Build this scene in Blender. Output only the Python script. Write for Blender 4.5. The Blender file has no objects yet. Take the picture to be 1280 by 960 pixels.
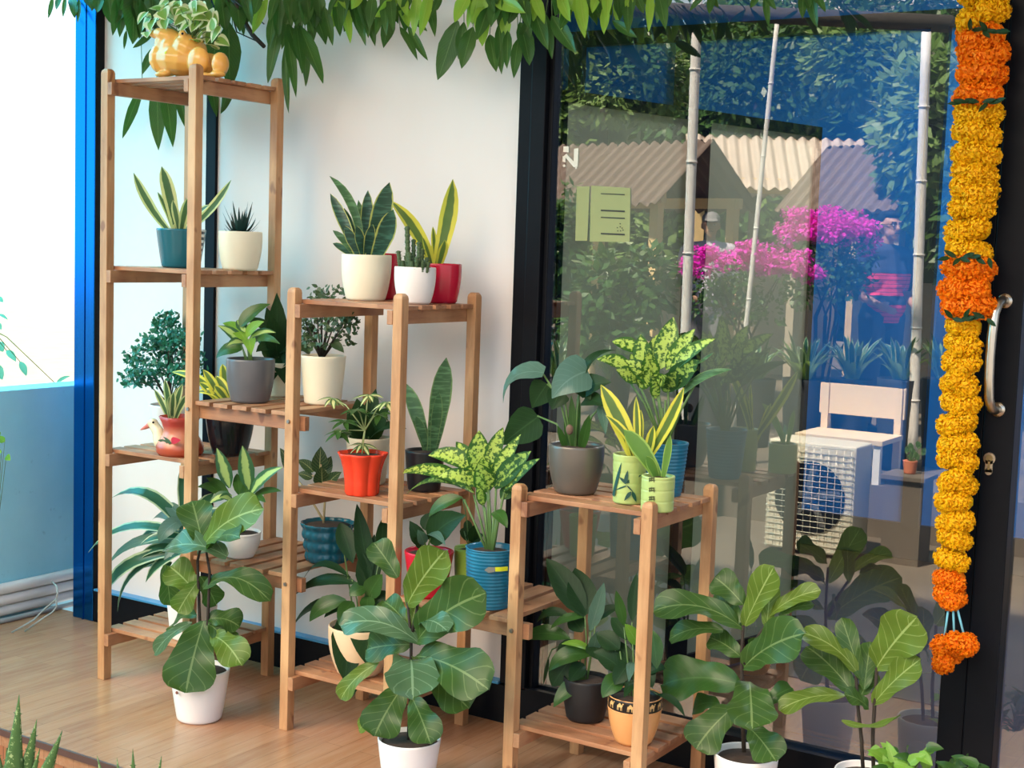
import bpy, bmesh, math, random
from mathutils import Vector, Matrix, Euler, Quaternion
random.seed(7)
S = bpy.context.scene
C = S.collection
rnd = random.uniform
# ------------------------------------------------------------------ camera
CAM = Vector((3.477, -3.074, 1.436)); FPX = 1768.7
YAW, PITCH, ROLL = .5659, -.0959, .0341
_f = Vector((-math.sin(YAW)*math.cos(PITCH), math.cos(YAW)*math.cos(PITCH), math.sin(PITCH)))
_r0 = Vector((math.cos(YAW), math.sin(YAW), 0)); _u0 = _r0.cross(_f)
CR = _r0*math.cos(ROLL) + _u0*math.sin(ROLL); CU = _u0*math.cos(ROLL) - _r0*math.sin(ROLL); CF = _f
cd = bpy.data.cameras.new('camera'); cam = bpy.data.objects.new('camera', cd); C.objects.link(cam)
cd.sensor_width = 36; cd.lens = FPX/1280*36; cd.clip_end = 200
cam.matrix_world = Matrix(((CR.x, CU.x, -CF.x, CAM.x), (CR.y, CU.y, -CF.y, CAM.y), (CR.z, CU.z, -CF.z, CAM.z), (0, 0, 0, 1)))
S.camera = cam
# ------------------------------------------------------------------ light
S.view_settings.view_transform = 'Standard'; S.view_settings.look = 'None'
S.view_settings.gamma = 1; S.view_settings.use_curve_mapping = False
S.view_settings.exposure = 1.22
wd = bpy.data.worlds.new('sky'); S.world = wd; wd.use_nodes = True
nt = wd.node_tree; bg = nt.nodes['Background']
tc = nt.nodes.new('ShaderNodeTexCoord'); sp = nt.nodes.new('ShaderNodeSeparateXYZ'); rp = nt.nodes.new('ShaderNodeValToRGB')
nt.links.new(tc.outputs['Generated'], sp.inputs[0]); nt.links.new(sp.outputs['Z'], rp.inputs[0]); mr = nt.nodes.new('ShaderNodeMapRange'); nt.links.new(sp.outputs['X'], mr.inputs[0]); mr.inputs[1].default_value = -.35; mr.inputs[2].default_value = -.85
mxw = nt.nodes.new('ShaderNodeMix'); mxw.data_type = 'RGBA'; mxw.inputs[7].default_value = (.30, 1.75, 2.6, 1)   # the open sky on the left is the bluest
my = nt.nodes.new('ShaderNodeMapRange'); nt.links.new(sp.outputs['Y'], my.inputs[0]); my.inputs[1].default_value = .25; my.inputs[2].default_value = -.15
mm_ = nt.nodes.new('ShaderNodeMath'); mm_.operation = 'MULTIPLY'; nt.links.new(mr.outputs[0], mm_.inputs[0]); nt.links.new(my.outputs[0], mm_.inputs[1]); nt.links.new(mm_.outputs[0], mxw.inputs[0]); nt.links.new(rp.outputs[0], mxw.inputs[6])
dt = nt.nodes.new('ShaderNodeVectorMath'); dt.operation = 'DOT_PRODUCT'; nt.links.new(tc.outputs['Generated'], dt.inputs[0]); dt.inputs[1].default_value = Vector((-.22, -.78, .58)).normalized()
mg_ = nt.nodes.new('ShaderNodeMapRange'); nt.links.new(dt.outputs['Value'], mg_.inputs[0]); mg_.inputs[1].default_value = .88; mg_.inputs[2].default_value = .975
cl = nt.nodes.new('ShaderNodeMix'); cl.data_type = 'RGBA'; cl.inputs[7].default_value = (4.9, 4.0, 3.05, 1)               # warm sky glow added as a soft key light from the front
nt.links.new(mg_.outputs[0], cl.inputs[0]); nt.links.new(mxw.outputs[2], cl.inputs[6]); nt.links.new(cl.outputs[2], bg.inputs[0])
e = rp.color_ramp.elements
e[0].position = 0.0; e[0].color = (.70, .72, .75, 1); e[1].position = .22; e[1].color = (.55, .64, .72, 1)
k = e.new(.55); k.color = (.24, .44, .72, 1)
bg.inputs[1].default_value = 1.0
sl = bpy.data.lights.new('sun', 'SUN'); sun = bpy.data.objects.new('sun', sl); C.objects.link(sun)
sl.energy = 10.0; sl.angle = math.radians(3); sl.color = (1, .90, .76)
SUN_TO = Vector((-.16, .50, .85)).normalized()
sun.rotation_euler = (-SUN_TO).to_track_quat('-Z', 'Y').to_euler()
sun.location = (0, -6, 8)

# ------------------------------------------------------------------ placing helpers
def ray(x, y): return CF*FPX + CR*(x-640) - CU*(y-480)
def at(x, y, Y):                       # world point on the plane at depth Y seen at frame position x, y
    d = ray(x, y); return CAM + d*((Y-CAM.y)/d.y)
def pxm(P): return FPX/((Vector(P)-CAM).dot(CF))     # frame pixels per metre at a point
GY = .49                                # plane of the shop glass
def mir(P): return Vector((P[0], 2*GY-P[1], P[2]))   # real place of something seen mirrored in the glass

# ------------------------------------------------------------------ materials
MATS = {}
class NT:
    def __init__(s, name):
        s.m = bpy.data.materials.new(name); s.m.use_nodes = True; s.nt = s.m.node_tree
        s.b = s.nt.nodes['Principled BSDF']; s.out = s.nt.nodes['Material Output']
        MATS[name] = s.m
    def n(s, t, **kw):
        o = s.nt.nodes.new(t)
        for a, v in kw.items(): setattr(o, a, v)
        return o
    def put(s, sock, v):
        if isinstance(v, bpy.types.NodeSocket): s.nt.links.new(v, sock)
        elif v is not None:
            if sock.type == 'RGBA' and len(v) == 3: v = (*v, 1)
            sock.default_value = v
    def math(s, op, a, b=0.0, clamp=False):
        o = s.n('ShaderNodeMath', operation=op, use_clamp=clamp); s.put(o.inputs[0], a); s.put(o.inputs[1], b); return o.outputs[0]
    def mix(s, f, a, b):
        o = s.n('ShaderNodeMix', data_type='RGBA'); s.put(o.inputs[0], f); s.put(o.inputs[6], a); s.put(o.inputs[7], b); return o.outputs[2]
    def noise(s, vec, scale, detail=3, rough=.5):
        o = s.n('ShaderNodeTexNoise'); s.put(o.inputs['Vector'], vec); o.inputs['Scale'].default_value = scale
        o.inputs['Detail'].default_value = detail; o.inputs['Roughness'].default_value = rough; return o.outputs['Fac']
    def ramp(s, f, a, b):               # linear step from a to b, clamped
        o = s.n('ShaderNodeMapRange'); s.put(o.inputs[0], f); o.inputs[1].default_value = a; o.inputs[2].default_value = b; return o.outputs[0]
    def mapping(s, vec, sc, rot=(0, 0, 0)):
        o = s.n('ShaderNodeMapping'); s.put(o.inputs[0], vec); o.inputs['Scale'].default_value = sc; o.inputs['Rotation'].default_value = rot; return o.outputs[0]
    def obj(s): return s.n('ShaderNodeTexCoord').outputs['Object']
    def uv(s):
        o = s.n('ShaderNodeSeparateXYZ'); s.put(o.inputs[0], s.n('ShaderNodeTexCoord').outputs['UV']); return o.outputs[0], o.outputs[1]
    def base(s, c, rough=.5, metal=0, spec=.5):
        s.put(s.b.inputs['Base Color'], c); s.put(s.b.inputs['Roughness'], rough); s.b.inputs['Metallic'].default_value = metal
        s.b.inputs['Specular IOR Level'].default_value = spec; return s.m
    def bump(s, h, st=.2, d=.005):
        o = s.n('ShaderNodeBump'); o.inputs['Strength'].default_value = st; o.inputs['Distance'].default_value = d
        s.put(o.inputs['Height'], h); s.put(s.b.inputs['Normal'], o.outputs[0])

def plain(name, c, rough=.5, metal=0, var=.12, scale=30, spec=.5, bump=0):
    t = NT(name); f = t.noise(t.obj(), scale, 4)
    d = tuple(max(0, v*(1-var)) for v in c); l = tuple(v*(1+var) for v in c)
    m = t.base(t.mix(f, d, l), rough, metal, spec)
    if bump: t.bump(f, bump)
    return m

def wood(name, dark, mid, light, sc=(18, 18, 2.2), rough=.5):
    t = NT(name); o = t.obj(); v = t.mapping(o, sc)
    a = t.noise(v, 2.2, 6, .65); b = t.noise(t.mapping(o, tuple(x*3.5 for x in sc)), 3, 3)
    big = t.noise(t.mapping(o, (6, 6, 3)), 1.2, 2)
    col = t.mix(t.ramp(a, .3, .7), dark, mid); col = t.mix(t.ramp(big, .45, .75), col, light); col = t.mix(t.math('MULTIPLY', t.ramp(b, .55, .8), .35), col, dark)
    kn = t.ramp(t.noise(t.mapping(o, (9, 9, 5)), 1.7, 2), .655, .70)
    col = t.mix(t.math('MULTIPLY', kn, .65), col, (.16, .045, .02))
    m = t.base(col, rough); t.bump(a, .15, .003); return m

def leafmat(name, base, dark, vein=None, vs=.5, nv=7, edge=None, ew=.34, mottle=None, mth=(.46, .54), msc=26, stripe=None, rough=.38, tr=.22, mid=None):
    t = NT(name); u, v = t.uv(); o = t.obj()
    au = t.math('ABSOLUTE', t.math('SUBTRACT', u, .5))
    col = t.mix(t.noise(o, 22, 3), dark, base)
    if mid:                             # pale middle
        f = t.math('ADD', au, t.math('MULTIPLY', t.math('SUBTRACT', t.noise(o, 45, 3), .5), .35))
        col = t.mix(t.ramp(f, .20, .28), mid, col)
    if stripe:                          # cross bands of a snake plant
        w = t.noise(t.mapping(o, (18, 18, 130)), 1, 2)
        col = t.mix(t.ramp(w, .48, .60), col, stripe)
    if mottle:
        f = t.noise(t.mapping(o, (1, 1, 1)), msc*4, 3, .6)
        f = t.math('SUBTRACT', f, t.math('MULTIPLY', t.ramp(au, .24, .5), .22))
        f = t.math('ADD', f, t.math('MULTIPLY', t.ramp(t.noise(o, 30, 1), .35, .7), .05))
        col = t.mix(t.ramp(f, *mth), col, mottle)
    if vein:
        mv = t.math('LESS_THAN', au, .022)
        sv = t.math('FRACT', t.math('SUBTRACT', t.math('MULTIPLY', v, nv), t.math('MULTIPLY', au, nv*.55)))
        sv = t.math('LESS_THAN', sv, .085)
        f = t.math('MULTIPLY', t.math('MAXIMUM', mv, t.math('MULTIPLY', sv, .55)), vs)
        col = t.mix(f, col, vein)
    if edge:
        f = t.math('ADD', au, t.math('MULTIPLY', t.math('SUBTRACT', t.noise(o, 40, 2), .5), .10))
        col = t.mix(t.ramp(f, ew-.02, ew+.02), col, edge)
    t.base(col, rough+(.12 if 'dark' in name else 0), 0, .16 if 'dark' in name else .34)
    t.bump(t.math('FRACT', t.math('SUBTRACT', t.math('MULTIPLY', v, nv), t.math('MULTIPLY', au, nv*.55))), .12, .002)
    if tr:
        tn = t.n('ShaderNodeBsdfTranslucent'); t.put(tn.inputs[0], t.mix(.35, col, (.35, .6, .08)))
        ms = t.n('ShaderNodeMixShader'); ms.inputs[0].default_value = tr
        t.nt.links.new(t.b.outputs[0], ms.inputs[1]); t.nt.links.new(tn.outputs[0], ms.inputs[2]); t.nt.links.new(ms.outputs[0], t.out.inputs[0])
    return t.m

WOODL = wood('leg wood', (.36, .16, .065), (.58, .31, .14), (.68, .41, .20))
WOODS = wood('slat wood', (.26, .105, .05), (.45, .21, .10), (.56, .30, .15), sc=(2.2, 18, 18))
WOODY = wood('cross slat wood', (.28, .115, .055), (.47, .23, .11), (.58, .32, .16), sc=(18, 2.2, 18))
STEEL = plain('brushed steel', (.55, .50, .42), .28, 1)
BLACK = plain('black powder coat', (.006, .007, .010), .34, 0, .2, spec=.10)
WHITEP = plain('white pot plastic', (.82, .79, .76), .35, 0, .02)
CREAM = plain('cream pot plastic', (.82, .76, .58), .38, 0, .03)
SOIL = plain('potting soil', (.045, .026, .017), .95, 0, .5, 60, bump=.6)
STEM = plain('green stem', (.09, .17, .045), .5, 0, .25)
BARK = plain('dark bark', (.028, .019, .012), .8, 0, .4, 60, bump=.5)
L_FID = leafmat('fiddle leaf', (.05, .118, .020), (.026, .066, .015), (.20, .29, .10), .75, 6)
L_FIDY = leafmat('young fiddle leaf', (.15, .235, .028), (.09, .155, .02), (.45, .58, .20), .7, 6, tr=.35)
L_FIDB = leafmat('shiny fiddle leaf', (.085, .165, .08), (.06, .125, .06), (.30, .45, .25), .6, 6, rough=.22)
L_DARK = leafmat('dark leaf', (.014, .046, .014), (.008, .026, .010), (.035, .085, .03), .5, 9, rough=.3, tr=.1)
L_LILY = leafmat('lily leaf', (.045, .125, .022), (.02, .065, .014), (.09, .19, .05), .5, 11, rough=.3, tr=.18)
L_BRT = leafmat('bright leaf', (.26, .48, .05), (.16, .36, .04), (.4, .6, .15), .5, 7, tr=.4)
L_BLUE = leafmat('silvery leaf', (.10, .20, .16), (.07, .15, .12), (.18, .30, .24), .5, 8, rough=.25)
L_AGL = leafmat('mottled leaf', (.045, .15, .025), (.02, .08, .015), None, mottle=(.52, .68, .13), mth=(.44, .525), msc=26, tr=.3)
L_AGLD = leafmat('dark mottled leaf', (.03, .10, .03), (.015, .06, .02), None, mottle=(.28, .42, .08), mth=(.50, .58), msc=24, tr=.2)
L_DIE = leafmat('dumb cane leaf', (.05, .16, .06), (.03, .10, .05), None, mid=(.42, .58, .18), tr=.2)
L_SNK = leafmat('snake leaf', (.025, .07, .05), (.012, .045, .035), None, edge=(.42, .46, .12), ew=.43, stripe=(.05, .13, .09), tr=.08)
L_SNKG = leafmat('green snake leaf', (.06, .14, .06), (.03, .08, .04), None, edge=(.16, .26, .10), ew=.44, stripe=(.10, .22, .10), tr=.1)
L_SNKY = leafmat('yellow edged leaf', (.16, .24, .06), (.08, .15, .04), None, edge=(.78, .72, .09), ew=.24, tr=.25)
L_SNKP = leafmat('pale edged leaf', (.10, .18, .08), (.05, .11, .05), None, edge=(.66, .68, .30), ew=.27, tr=.2)
L_DRA = leafmat('dracaena leaf', (.03, .12, .07), (.02, .08, .05), None, edge=(.40, .52, .32), ew=.36, tr=.15, rough=.25)
L_FIC = leafmat('variegated ficus leaf', (.03, .075, .03), (.02, .05, .02), (.5, .52, .22), .8, 8, tr=.12)
L_SCH = leafmat('cream schefflera leaf', (.10, .20, .05), (.06, .14, .04), None, mid=(.70, .70, .32), tr=.2)
L_POT = leafmat('variegated pothos leaf', (.30, .48, .10), (.20, .38, .07), None, edge=(.85, .85, .55), ew=.27, tr=.3)
L_MAN = leafmat('mango leaf', (.04, .13, .024), (.018, .07, .018), (.16, .30, .09), .5, 14, rough=.33, tr=.2)
L_MANY = leafmat('young mango leaf', (.32, .55, .06), (.22, .44, .05), (.42, .6, .16), .5, 14, rough=.33, tr=.35)
L_ALO = leafmat('aloe leaf', (.13, .22, .06), (.06, .13, .04), None, mottle=(.40, .48, .20), mth=(.57, .62), msc=28, tr=.05)
L_HAW = leafmat('haworthia leaf', (.018, .055, .045), (.010, .035, .03), None, tr=0)
L_ARA = leafmat('aralia leaf', (.03, .20, .11), (.015, .12, .07), None, tr=.1)
L_PSC = leafmat('polyscias leaf', (.07, .12, .05), (.035, .07, .03), None, tr=.1)
L_CAC = leafmat('cactus skin', (.09, .14, .06), (.05, .09, .04), None, mottle=(.40, .36, .22), mth=(.55, .62), msc=40, tr=0, rough=.7)
L_TREE = leafmat('tree leaf', (.09, .20, .05), (.03, .09, .025), None, tr=.3)
L_TREE2 = leafmat('pale tree leaf', (.26, .38, .12), (.12, .22, .06), None, tr=.3)
L_BGV = leafmat('magenta bract', (1.0, .012, .80), (.90, .01, .62), None, tr=.35, rough=.6)

# ------------------------------------------------------------------ mesh helpers
class MB:
    def __init__(s): s.v = []; s.f = []; s.uv = []; s.mi = []
    def add(s, vs, fs, uvs=None, mi=0):
        o = len(s.v); s.v += [tuple(p) for p in vs]
        for i, f in enumerate(fs):
            s.f.append([o+k for k in f]); s.mi.append(mi)
            s.uv.append([uvs[k] for k in f] if uvs else [(0, 0)]*len(f))
    def box(s, a, b, mi=0):
        x0, y0, z0 = a; x1, y1, z1 = b
        s.add([(x0,y0,z0),(x1,y0,z0),(x1,y1,z0),(x0,y1,z0),(x0,y0,z1),(x1,y0,z1),(x1,y1,z1),(x0,y1,z1)],
              [(0,3,2,1),(4,5,6,7),(0,1,5,4),(1,2,6,5),(2,3,7,6),(3,0,4,7)], None, mi)
    def tube(s, pts, r0, r1=None, n=7, mi=0):
        pts = [Vector(p) for p in pts]; r1 = r0 if r1 is None else r1; rings = []; m = len(pts)
        t0 = (pts[1]-pts[0]).normalized(); ref = Vector((1, 0, 0)) if abs(t0.x) < .8 else Vector((0, 1, 0))
        for i, p in enumerate(pts):
            t = (pts[min(i+1, m-1)]-pts[max(i-1, 0)]).normalized(); a = t.cross(ref).normalized(); b = t.cross(a)
            r = r0+(r1-r0)*i/(m-1)
            rings += [p+a*r*math.cos(2*math.pi*k/n)+b*r*math.sin(2*math.pi*k/n) for k in range(n)]
        fs = [(i*n+k, i*n+(k+1) % n, (i+1)*n+(k+1) % n, (i+1)*n+k) for i in range(m-1) for k in range(n)]
        fs += [tuple(range(n-1, -1, -1)), tuple(range((m-1)*n, m*n))]
        s.add(rings, fs, [(0.5, i/(m-1)) for i in range(m) for k in range(n)], mi)
    def lathe(s, prof, c=(0, 0, 0), n=36, mod=None, mi=0):
        n = n*3 if mod else n   # prof: (radius, height) pairs; mod(angle, height) scales the radius
        vs = []
        for r, z in prof:
            for k in range(n):
                a = 2*math.pi*k/n; q = r*(mod(a, z) if mod else 1)
                vs.append((c[0]+q*math.cos(a), c[1]+q*math.sin(a), c[2]+z))
        m = len(prof)
        fs = [(i*n+k, i*n+(k+1) % n, (i+1)*n+(k+1) % n, (i+1)*n+k) for i in range(m-1) for k in range(n)]
        fs.append(tuple(range(n-1, -1, -1))); fs.append(tuple(range((m-1)*n, m*n)))
        s.add(vs, fs, [(k/n, i/(m-1)) for i in range(m) for k in range(n)], mi)
    def ell(s, c, r, rot=(0, 0, 0), n=12, mi=0):
        R = Euler(rot).to_matrix(); c = Vector(c); vs = []; m = n//2+1
        for i in range(1, m):
            th = math.pi*i/m
            for k in range(n):
                a = 2*math.pi*k/n
                vs.append(c+R@Vector((r[0]*math.sin(th)*math.cos(a), r[1]*math.sin(th)*math.sin(a), r[2]*math.cos(th))))
        fs = [(i*n+k, (i+1)*n+k, (i+1)*n+(k+1) % n, i*n+(k+1) % n) for i in range(m-2) for k in range(n)]
        vs += [c+R@Vector((0, 0, r[2])), c-R@Vector((0, 0, r[2]))]; t = len(vs)-2
        fs += [(t, k, (k+1) % n) for k in range(n)] + [(t+1, (m-2)*n+(k+1) % n, (m-2)*n+k) for k in range(n)]
        s.add(vs, fs, None, mi)
    def limb(s, pts, rs, mi=0, step=.35):                     # chain of overlapping balls (for remeshed bodies)
        for i in range(len(pts)-1):
            a, b = Vector(pts[i]), Vector(pts[i+1]); L = (b-a).length; n = max(2, int(L/(step*min(rs[i], rs[i+1]))))
            for k in range(n+1):
                t = k/n; r = rs[i]+(rs[i+1]-rs[i])*t; s.ell(a.lerp(b, t), (r, r, r), n=10, mi=mi)
    def build(s, name, mats, parent=None, smooth=True, org=None):
        if not isinstance(mats, (list, tuple)): mats = [mats]
        o0 = Vector(org) if org is not None else (wloc(parent) if parent else Vector((0, 0, 0)))
        me = bpy.data.meshes.new(name)
        me.from_pydata([(p[0]-o0[0], p[1]-o0[1], p[2]-o0[2]) for p in s.v], [], s.f); 
        l = me.uv_layers.new(name='uv'); i = 0
        flat = [c for f in s.uv for w in f for c in w]
        l.data.foreach_set('uv', flat)
        me.polygons.foreach_set('material_index', s.mi)
        if smooth: me.polygons.foreach_set('use_smooth', [True]*len(me.polygons))
        for m in mats: me.materials.append(m)
        me.update()
        o = bpy.data.objects.new(name, me); C.objects.link(o)
        if parent: o.parent = parent
        else: o.location = o0
        return o
def wloc(o):
    p = Vector(o.location)
    while o.parent: o = o.parent; p = p+Vector(o.location)
    return p
def tag(o, label, cat, group=None, kind=None):
    o['label'] = label; o['category'] = cat
    if group: o['group'] = group
    if kind: o['kind'] = kind
    return o
def thing(name, label, cat, loc, group=None):
    o = bpy.data.objects.new(name, None); C.objects.link(o); o.location = loc; o.empty_display_size = .05
    return tag(o, label, cat, group)
def struct(o): o['kind'] = 'structure'; return o
def bev(o, w=.003, seg=2):
    m = o.modifiers.new('bevel', 'BEVEL'); m.width = w; m.segments = seg; m.limit_method = 'ANGLE'; return o
def blob(mb, name, mats, parent, vox=.006, sm=6, org=None):
    o = mb.build(name, mats, parent, org=org)
    r = o.modifiers.new('remesh', 'REMESH'); r.mode = 'VOXEL'; r.voxel_size = vox; r.use_smooth_shade = True
    q = o.modifiers.new('smooth', 'SMOOTH'); q.factor = .5; q.iterations = sm
    return o
SHAPES = {
 'lance': [(0,.12),(.08,.45),(.25,.85),(.45,1),(.7,.78),(.88,.38),(1,.02)],
 'ovate': [(0,.2),(.1,.7),(.3,1),(.5,.93),(.72,.64),(.9,.26),(1,.02)],
 'fiddle': [(0,.12),(.1,.45),(.25,.62),(.4,.68),(.55,.84),(.72,1),(.86,.93),(.94,.68),(.98,.40),(1,.02)],
 'heart': [(0,.55),(.08,.92),(.22,1),(.45,.88),(.7,.56),(.9,.2),(1,.02)],
 'round': [(0,.15),(.12,.62),(.35,.95),(.55,1),(.78,.82),(.93,.45),(1,.06)],
 'strap': [(0,.55),(.25,.95),(.5,1),(.78,.7),(1,.03)],
 'snake': [(0,.5),(.3,.8),(.6,1),(.82,.82),(.95,.35),(1,.03)],
 'blade': [(0,1),(.4,.8),(.75,.42),(1,.03)],
}
def prof(sh, t):
    p = SHAPES[sh]
    for i in range(len(p)-1):
        if t <= p[i+1][0]:
            a, b = p[i], p[i+1]; k = (t-a[0])/(b[0]-a[0]); k = k*k*(3-2*k)*.5+k*.5; return a[1]+(b[1]-a[1])*k
    return p[-1][1]
def leaf(mb, A, B, w, nrm, sh='lance', sag=.0, fold=.18, wave=0, mi=0, seg=9, twist=0):
    A, B = Vector(A), Vector(B); D = B-A; L = D.length or 1e-4; d = D/L
    n = Vector(nrm); n = n-d*n.dot(d)
    n = n.normalized() if n.length > 1e-4 else d.orthogonal().normalized()
    seg = 18 if sh == 'fiddle' else seg; us = (-1, -.5, 0, .5, 1); vs = []; uvs = []; ph = rnd(0, 6)
    upv = Vector((0, 0, 1))-d*d.z
    for i in range(seg+1):
        t = i/seg; p = A+D*t+(upv*.75+n*.35)*(sag*L*4*t*(1-t))
        tg = (D+(upv*.75+n*.35)*(sag*L*4*(1-2*t))).normalized(); sd = tg.cross(n).normalized(); nn = sd.cross(tg).normalized()
        if twist: q = Quaternion(tg, twist*t); sd = q@sd; nn = q@nn
        hw = w*.5*prof(sh, t)
        for u in us:
            z = fold*abs(u)*hw*1.2+wave*w*math.sin(t*11+ph+(2 if u > 0 else 0))*abs(u)**2
            vs.append(p+sd*u*hw+nn*z); uvs.append((u*.5+.5, t))
    fs = [(i*5+k, i*5+k+1, (i+1)*5+k+1, (i+1)*5+k) for i in range(seg) for k in range(4)]
    mb.add(vs, fs, uvs, mi)
def pleaf(mb, lf, Y, sh='lance', mi=0, **kw):     # lf: x0,y0,x1,y1,width(px), facing, dy, sag, mi
    x0, y0, x1, y1, w = lf[:5]; face = lf[5] if len(lf) > 5 else .6; dy = lf[6] if len(lf) > 6 else rnd(-.05, .03)
    sag = lf[7] if len(lf) > 7 else .08; mi = lf[8] if len(lf) > 8 else mi
    A = at(x0, y0, Y); B = at(x1, y1, Y+dy)
    toc = (CAM-A).normalized(); n = toc*face+Vector((0, 0, 1))*(1-face)+Vector((rnd(-.12, .12), 0, 0))
    leaf(mb, A, B, w/pxm(A), n, sh, sag, mi=mi, **kw)
    return A
def pstem(mb, pts, Y, r0, r1=None):
    mb.tube([at(x, y, Y) for x, y in pts], r0, r1)
def curve(a, b, lift, n=6):
    a, b = Vector(a), Vector(b)
    return [a.lerp(b, i/n)+Vector((0, 0, lift*4*(i/n)*(1-i/n))) for i in range(n+1)]
# ------------------------------------------------------------------ the setting
def floor_mat(name, cs, rough, rot):
    t = NT(name); o = t.obj(); v = t.mapping(o, (1, 1, 1), (0, 0, rot))
    b = t.n('ShaderNodeTexBrick'); t.put(b.inputs['Vector'], v); b.inputs['Scale'].default_value = 1
    b.inputs['Brick Width'].default_value = .62; b.inputs['Row Height'].default_value = .062; b.inputs['Mortar Size'].default_value = .0012
    b.offset = .37; b.inputs['Color1'].default_value = (*cs[0], 1); b.inputs['Color2'].default_value = (*cs[1], 1); b.inputs['Mortar'].default_value = (*[c*.55 for c in cs[0]], 1)
    g = t.noise(t.mapping(o, (22, 2, 22), (0, 0, 0)) if rot else t.mapping(o, (2, 22, 22)), 2.5, 6, .65)
    c = t.mix(t.math('MULTIPLY', t.ramp(g, .35, .7), .5), b.outputs['Color'], cs[2])
    m = t.base(c, rough); t.bump(g, .06, .002); return m
DECK = floor_mat('deck planks', ((.46, .215, .105), (.36, .16, .08), (.58, .33, .19)), .22, math.pi/2)
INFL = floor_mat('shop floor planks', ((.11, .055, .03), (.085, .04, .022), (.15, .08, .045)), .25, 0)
t = NT('brown riser tile'); o_ = t.obj(); b_ = t.n('ShaderNodeTexBrick'); t.put(b_.inputs['Vector'], t.mapping(o_, (1, 1, 1), (math.pi/2, 0, 0)))
b_.inputs['Scale'].default_value = 1; b_.inputs['Brick Width'].default_value = .13; b_.inputs['Row Height'].default_value = .6; b_.inputs['Mortar Size'].default_value = .0015; b_.offset = 0
b_.inputs['Color1'].default_value = (.40, .145, .06, 1); b_.inputs['Color2'].default_value = (.33, .115, .05, 1); b_.inputs['Mortar'].default_value = (.10, .04, .02, 1)
RISER = t.base(t.mix(t.math('MULTIPLY', t.ramp(t.noise(t.mapping(o_, (30, 30, 3)), 2, 4), .4, .7), .4), b_.outputs['Color'], (.48, .2, .09)), .45)
EDGE = plain('dark deck edging', (.12, .055, .04), .45)
m = MB(); m.box((-.86, -.49, -.05), (5.2, .50, 0)); f = struct(m.build('floor', DECK, smooth=False)); f['label'] = 'wood plank deck floor'
m = MB(); m.box((-.86, -.487, -.30), (5.2, -.44, -.051)); struct(m.build('trim_1', RISER, smooth=False))
m = MB(); m.box((-.86, -.499, -.016), (5.2, -.4905, .0025)); struct(m.build('trim_2', EDGE, smooth=False))
PAVE = plain('garden paving', (.14, .11, .08), .85, 0, .35, 3, bump=.2)
m = MB(); m.box((-40, -40, -.5), (40, -.500, -.30)); m.box((-40, -.5, -.5), (-.87, 40, -.30)); struct(m.build('ground', PAVE, smooth=False))
m = MB(); m.box((-8, -16, -.30), (2.4, -4.6, .03)); struct(m.build('trim_3', PAVE, smooth=False))

# shop front
t = NT('cream wall panel'); n_ = t.noise(t.mapping(t.obj(), (1, 1, .4)), 3, 3)
PANEL = t.base(t.mix(n_, (.725, .655, .625), (.80, .73, .70)), .42)
for nm, a, b in (('wall_back', (-.575, .492, .10), (-.056, .54, 2.62)), ('wall_right', (-.008, .492, .10), (1.225, .54, 2.62))):
    m = MB(); m.box(a, b); struct(m.build(nm, PANEL, smooth=False))
t = NT('black metal with sky blue put in'); SKYREFM = t.base((.0, .11, .40), .16, .9, .5)  # black post metal, its sky reflection put into the colour as blue
m = MB(); m.box((-.684, .452, 0), (-.573, .56, 2.62)); o = bev(struct(m.build('trim_4', [SKYREFM, BLACK], smooth=False)), .004)
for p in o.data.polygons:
    if p.normal.x > .5: p.material_index = 1  # right face stays black, without the reflection colour
m = MB(); m.box((-.630, .4485, 0), (-.624, .453, 2.62)); struct(m.build('trim_5', SKYREFM, smooth=False))
m = MB(); m.box((-.056, .482, .12), (-.008, .54, 2.62)); bev(struct(m.build('trim_6', BLACK, smooth=False)), .003)
m = MB(); m.box((1.222, .462, .12), (1.268, .55, 2.62)); m.box((1.268, .452, .12), (1.318, .55, 2.62)); m.box((1.318, .470, .12), (1.334, .52, 2.62)); bev(struct(m.build('trim_7', BLACK, smooth=False)), .003)
m = MB(); m.box((-.573, .456, 0), (2.542, .55, .116)); struct(m.build('baseboard_back', BLACK, smooth=False))
m = MB(); m.box((-.573, .454, .116), (1.222, .493, .124)); bev(struct(m.build('baseboard_left', plain('sky blue reflection on ledge', (.05, .26, .50), .3), smooth=False)), .002)  # black ledge coloured blue to stand for the sky reflected on top
m = MB(); m.box((1.318, .454, .116), (2.542, .47, .124)); struct(m.build('baseboard_right', BLACK, smooth=False))

t = NT('tinted window glass'); tr_ = t.n('ShaderNodeBsdfTransparent'); tr_.inputs[0].default_value = (.74, .86, .90, 1)
gl_ = t.n('ShaderNodeBsdfGlossy'); gl_.inputs['Roughness'].default_value = 0; gl_.inputs[0].default_value = (1, .97, .92, 1)
mx_ = t.n('ShaderNodeMixShader'); mx_.inputs[0].default_value = .185
for a_, b_ in ((tr_.outputs[0], mx_.inputs[1]), (gl_.outputs[0], mx_.inputs[2]), (mx_.outputs[0], t.out.inputs[0])): t.nt.links.new(a_, b_)
GLASS = t.m
def pane(name, x0, x1, z0, z1, y, mat, parent=None):
    m = MB(); m.add([(x0, y, z0), (x1, y, z0), (x1, y, z1), (x0, y, z1)], [(0, 1, 2, 3)]); return m.build(name, mat, parent, False)
struct(pane('window_1', 1.330, 2.545, .120, 2.62, GY, GLASS))
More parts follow.
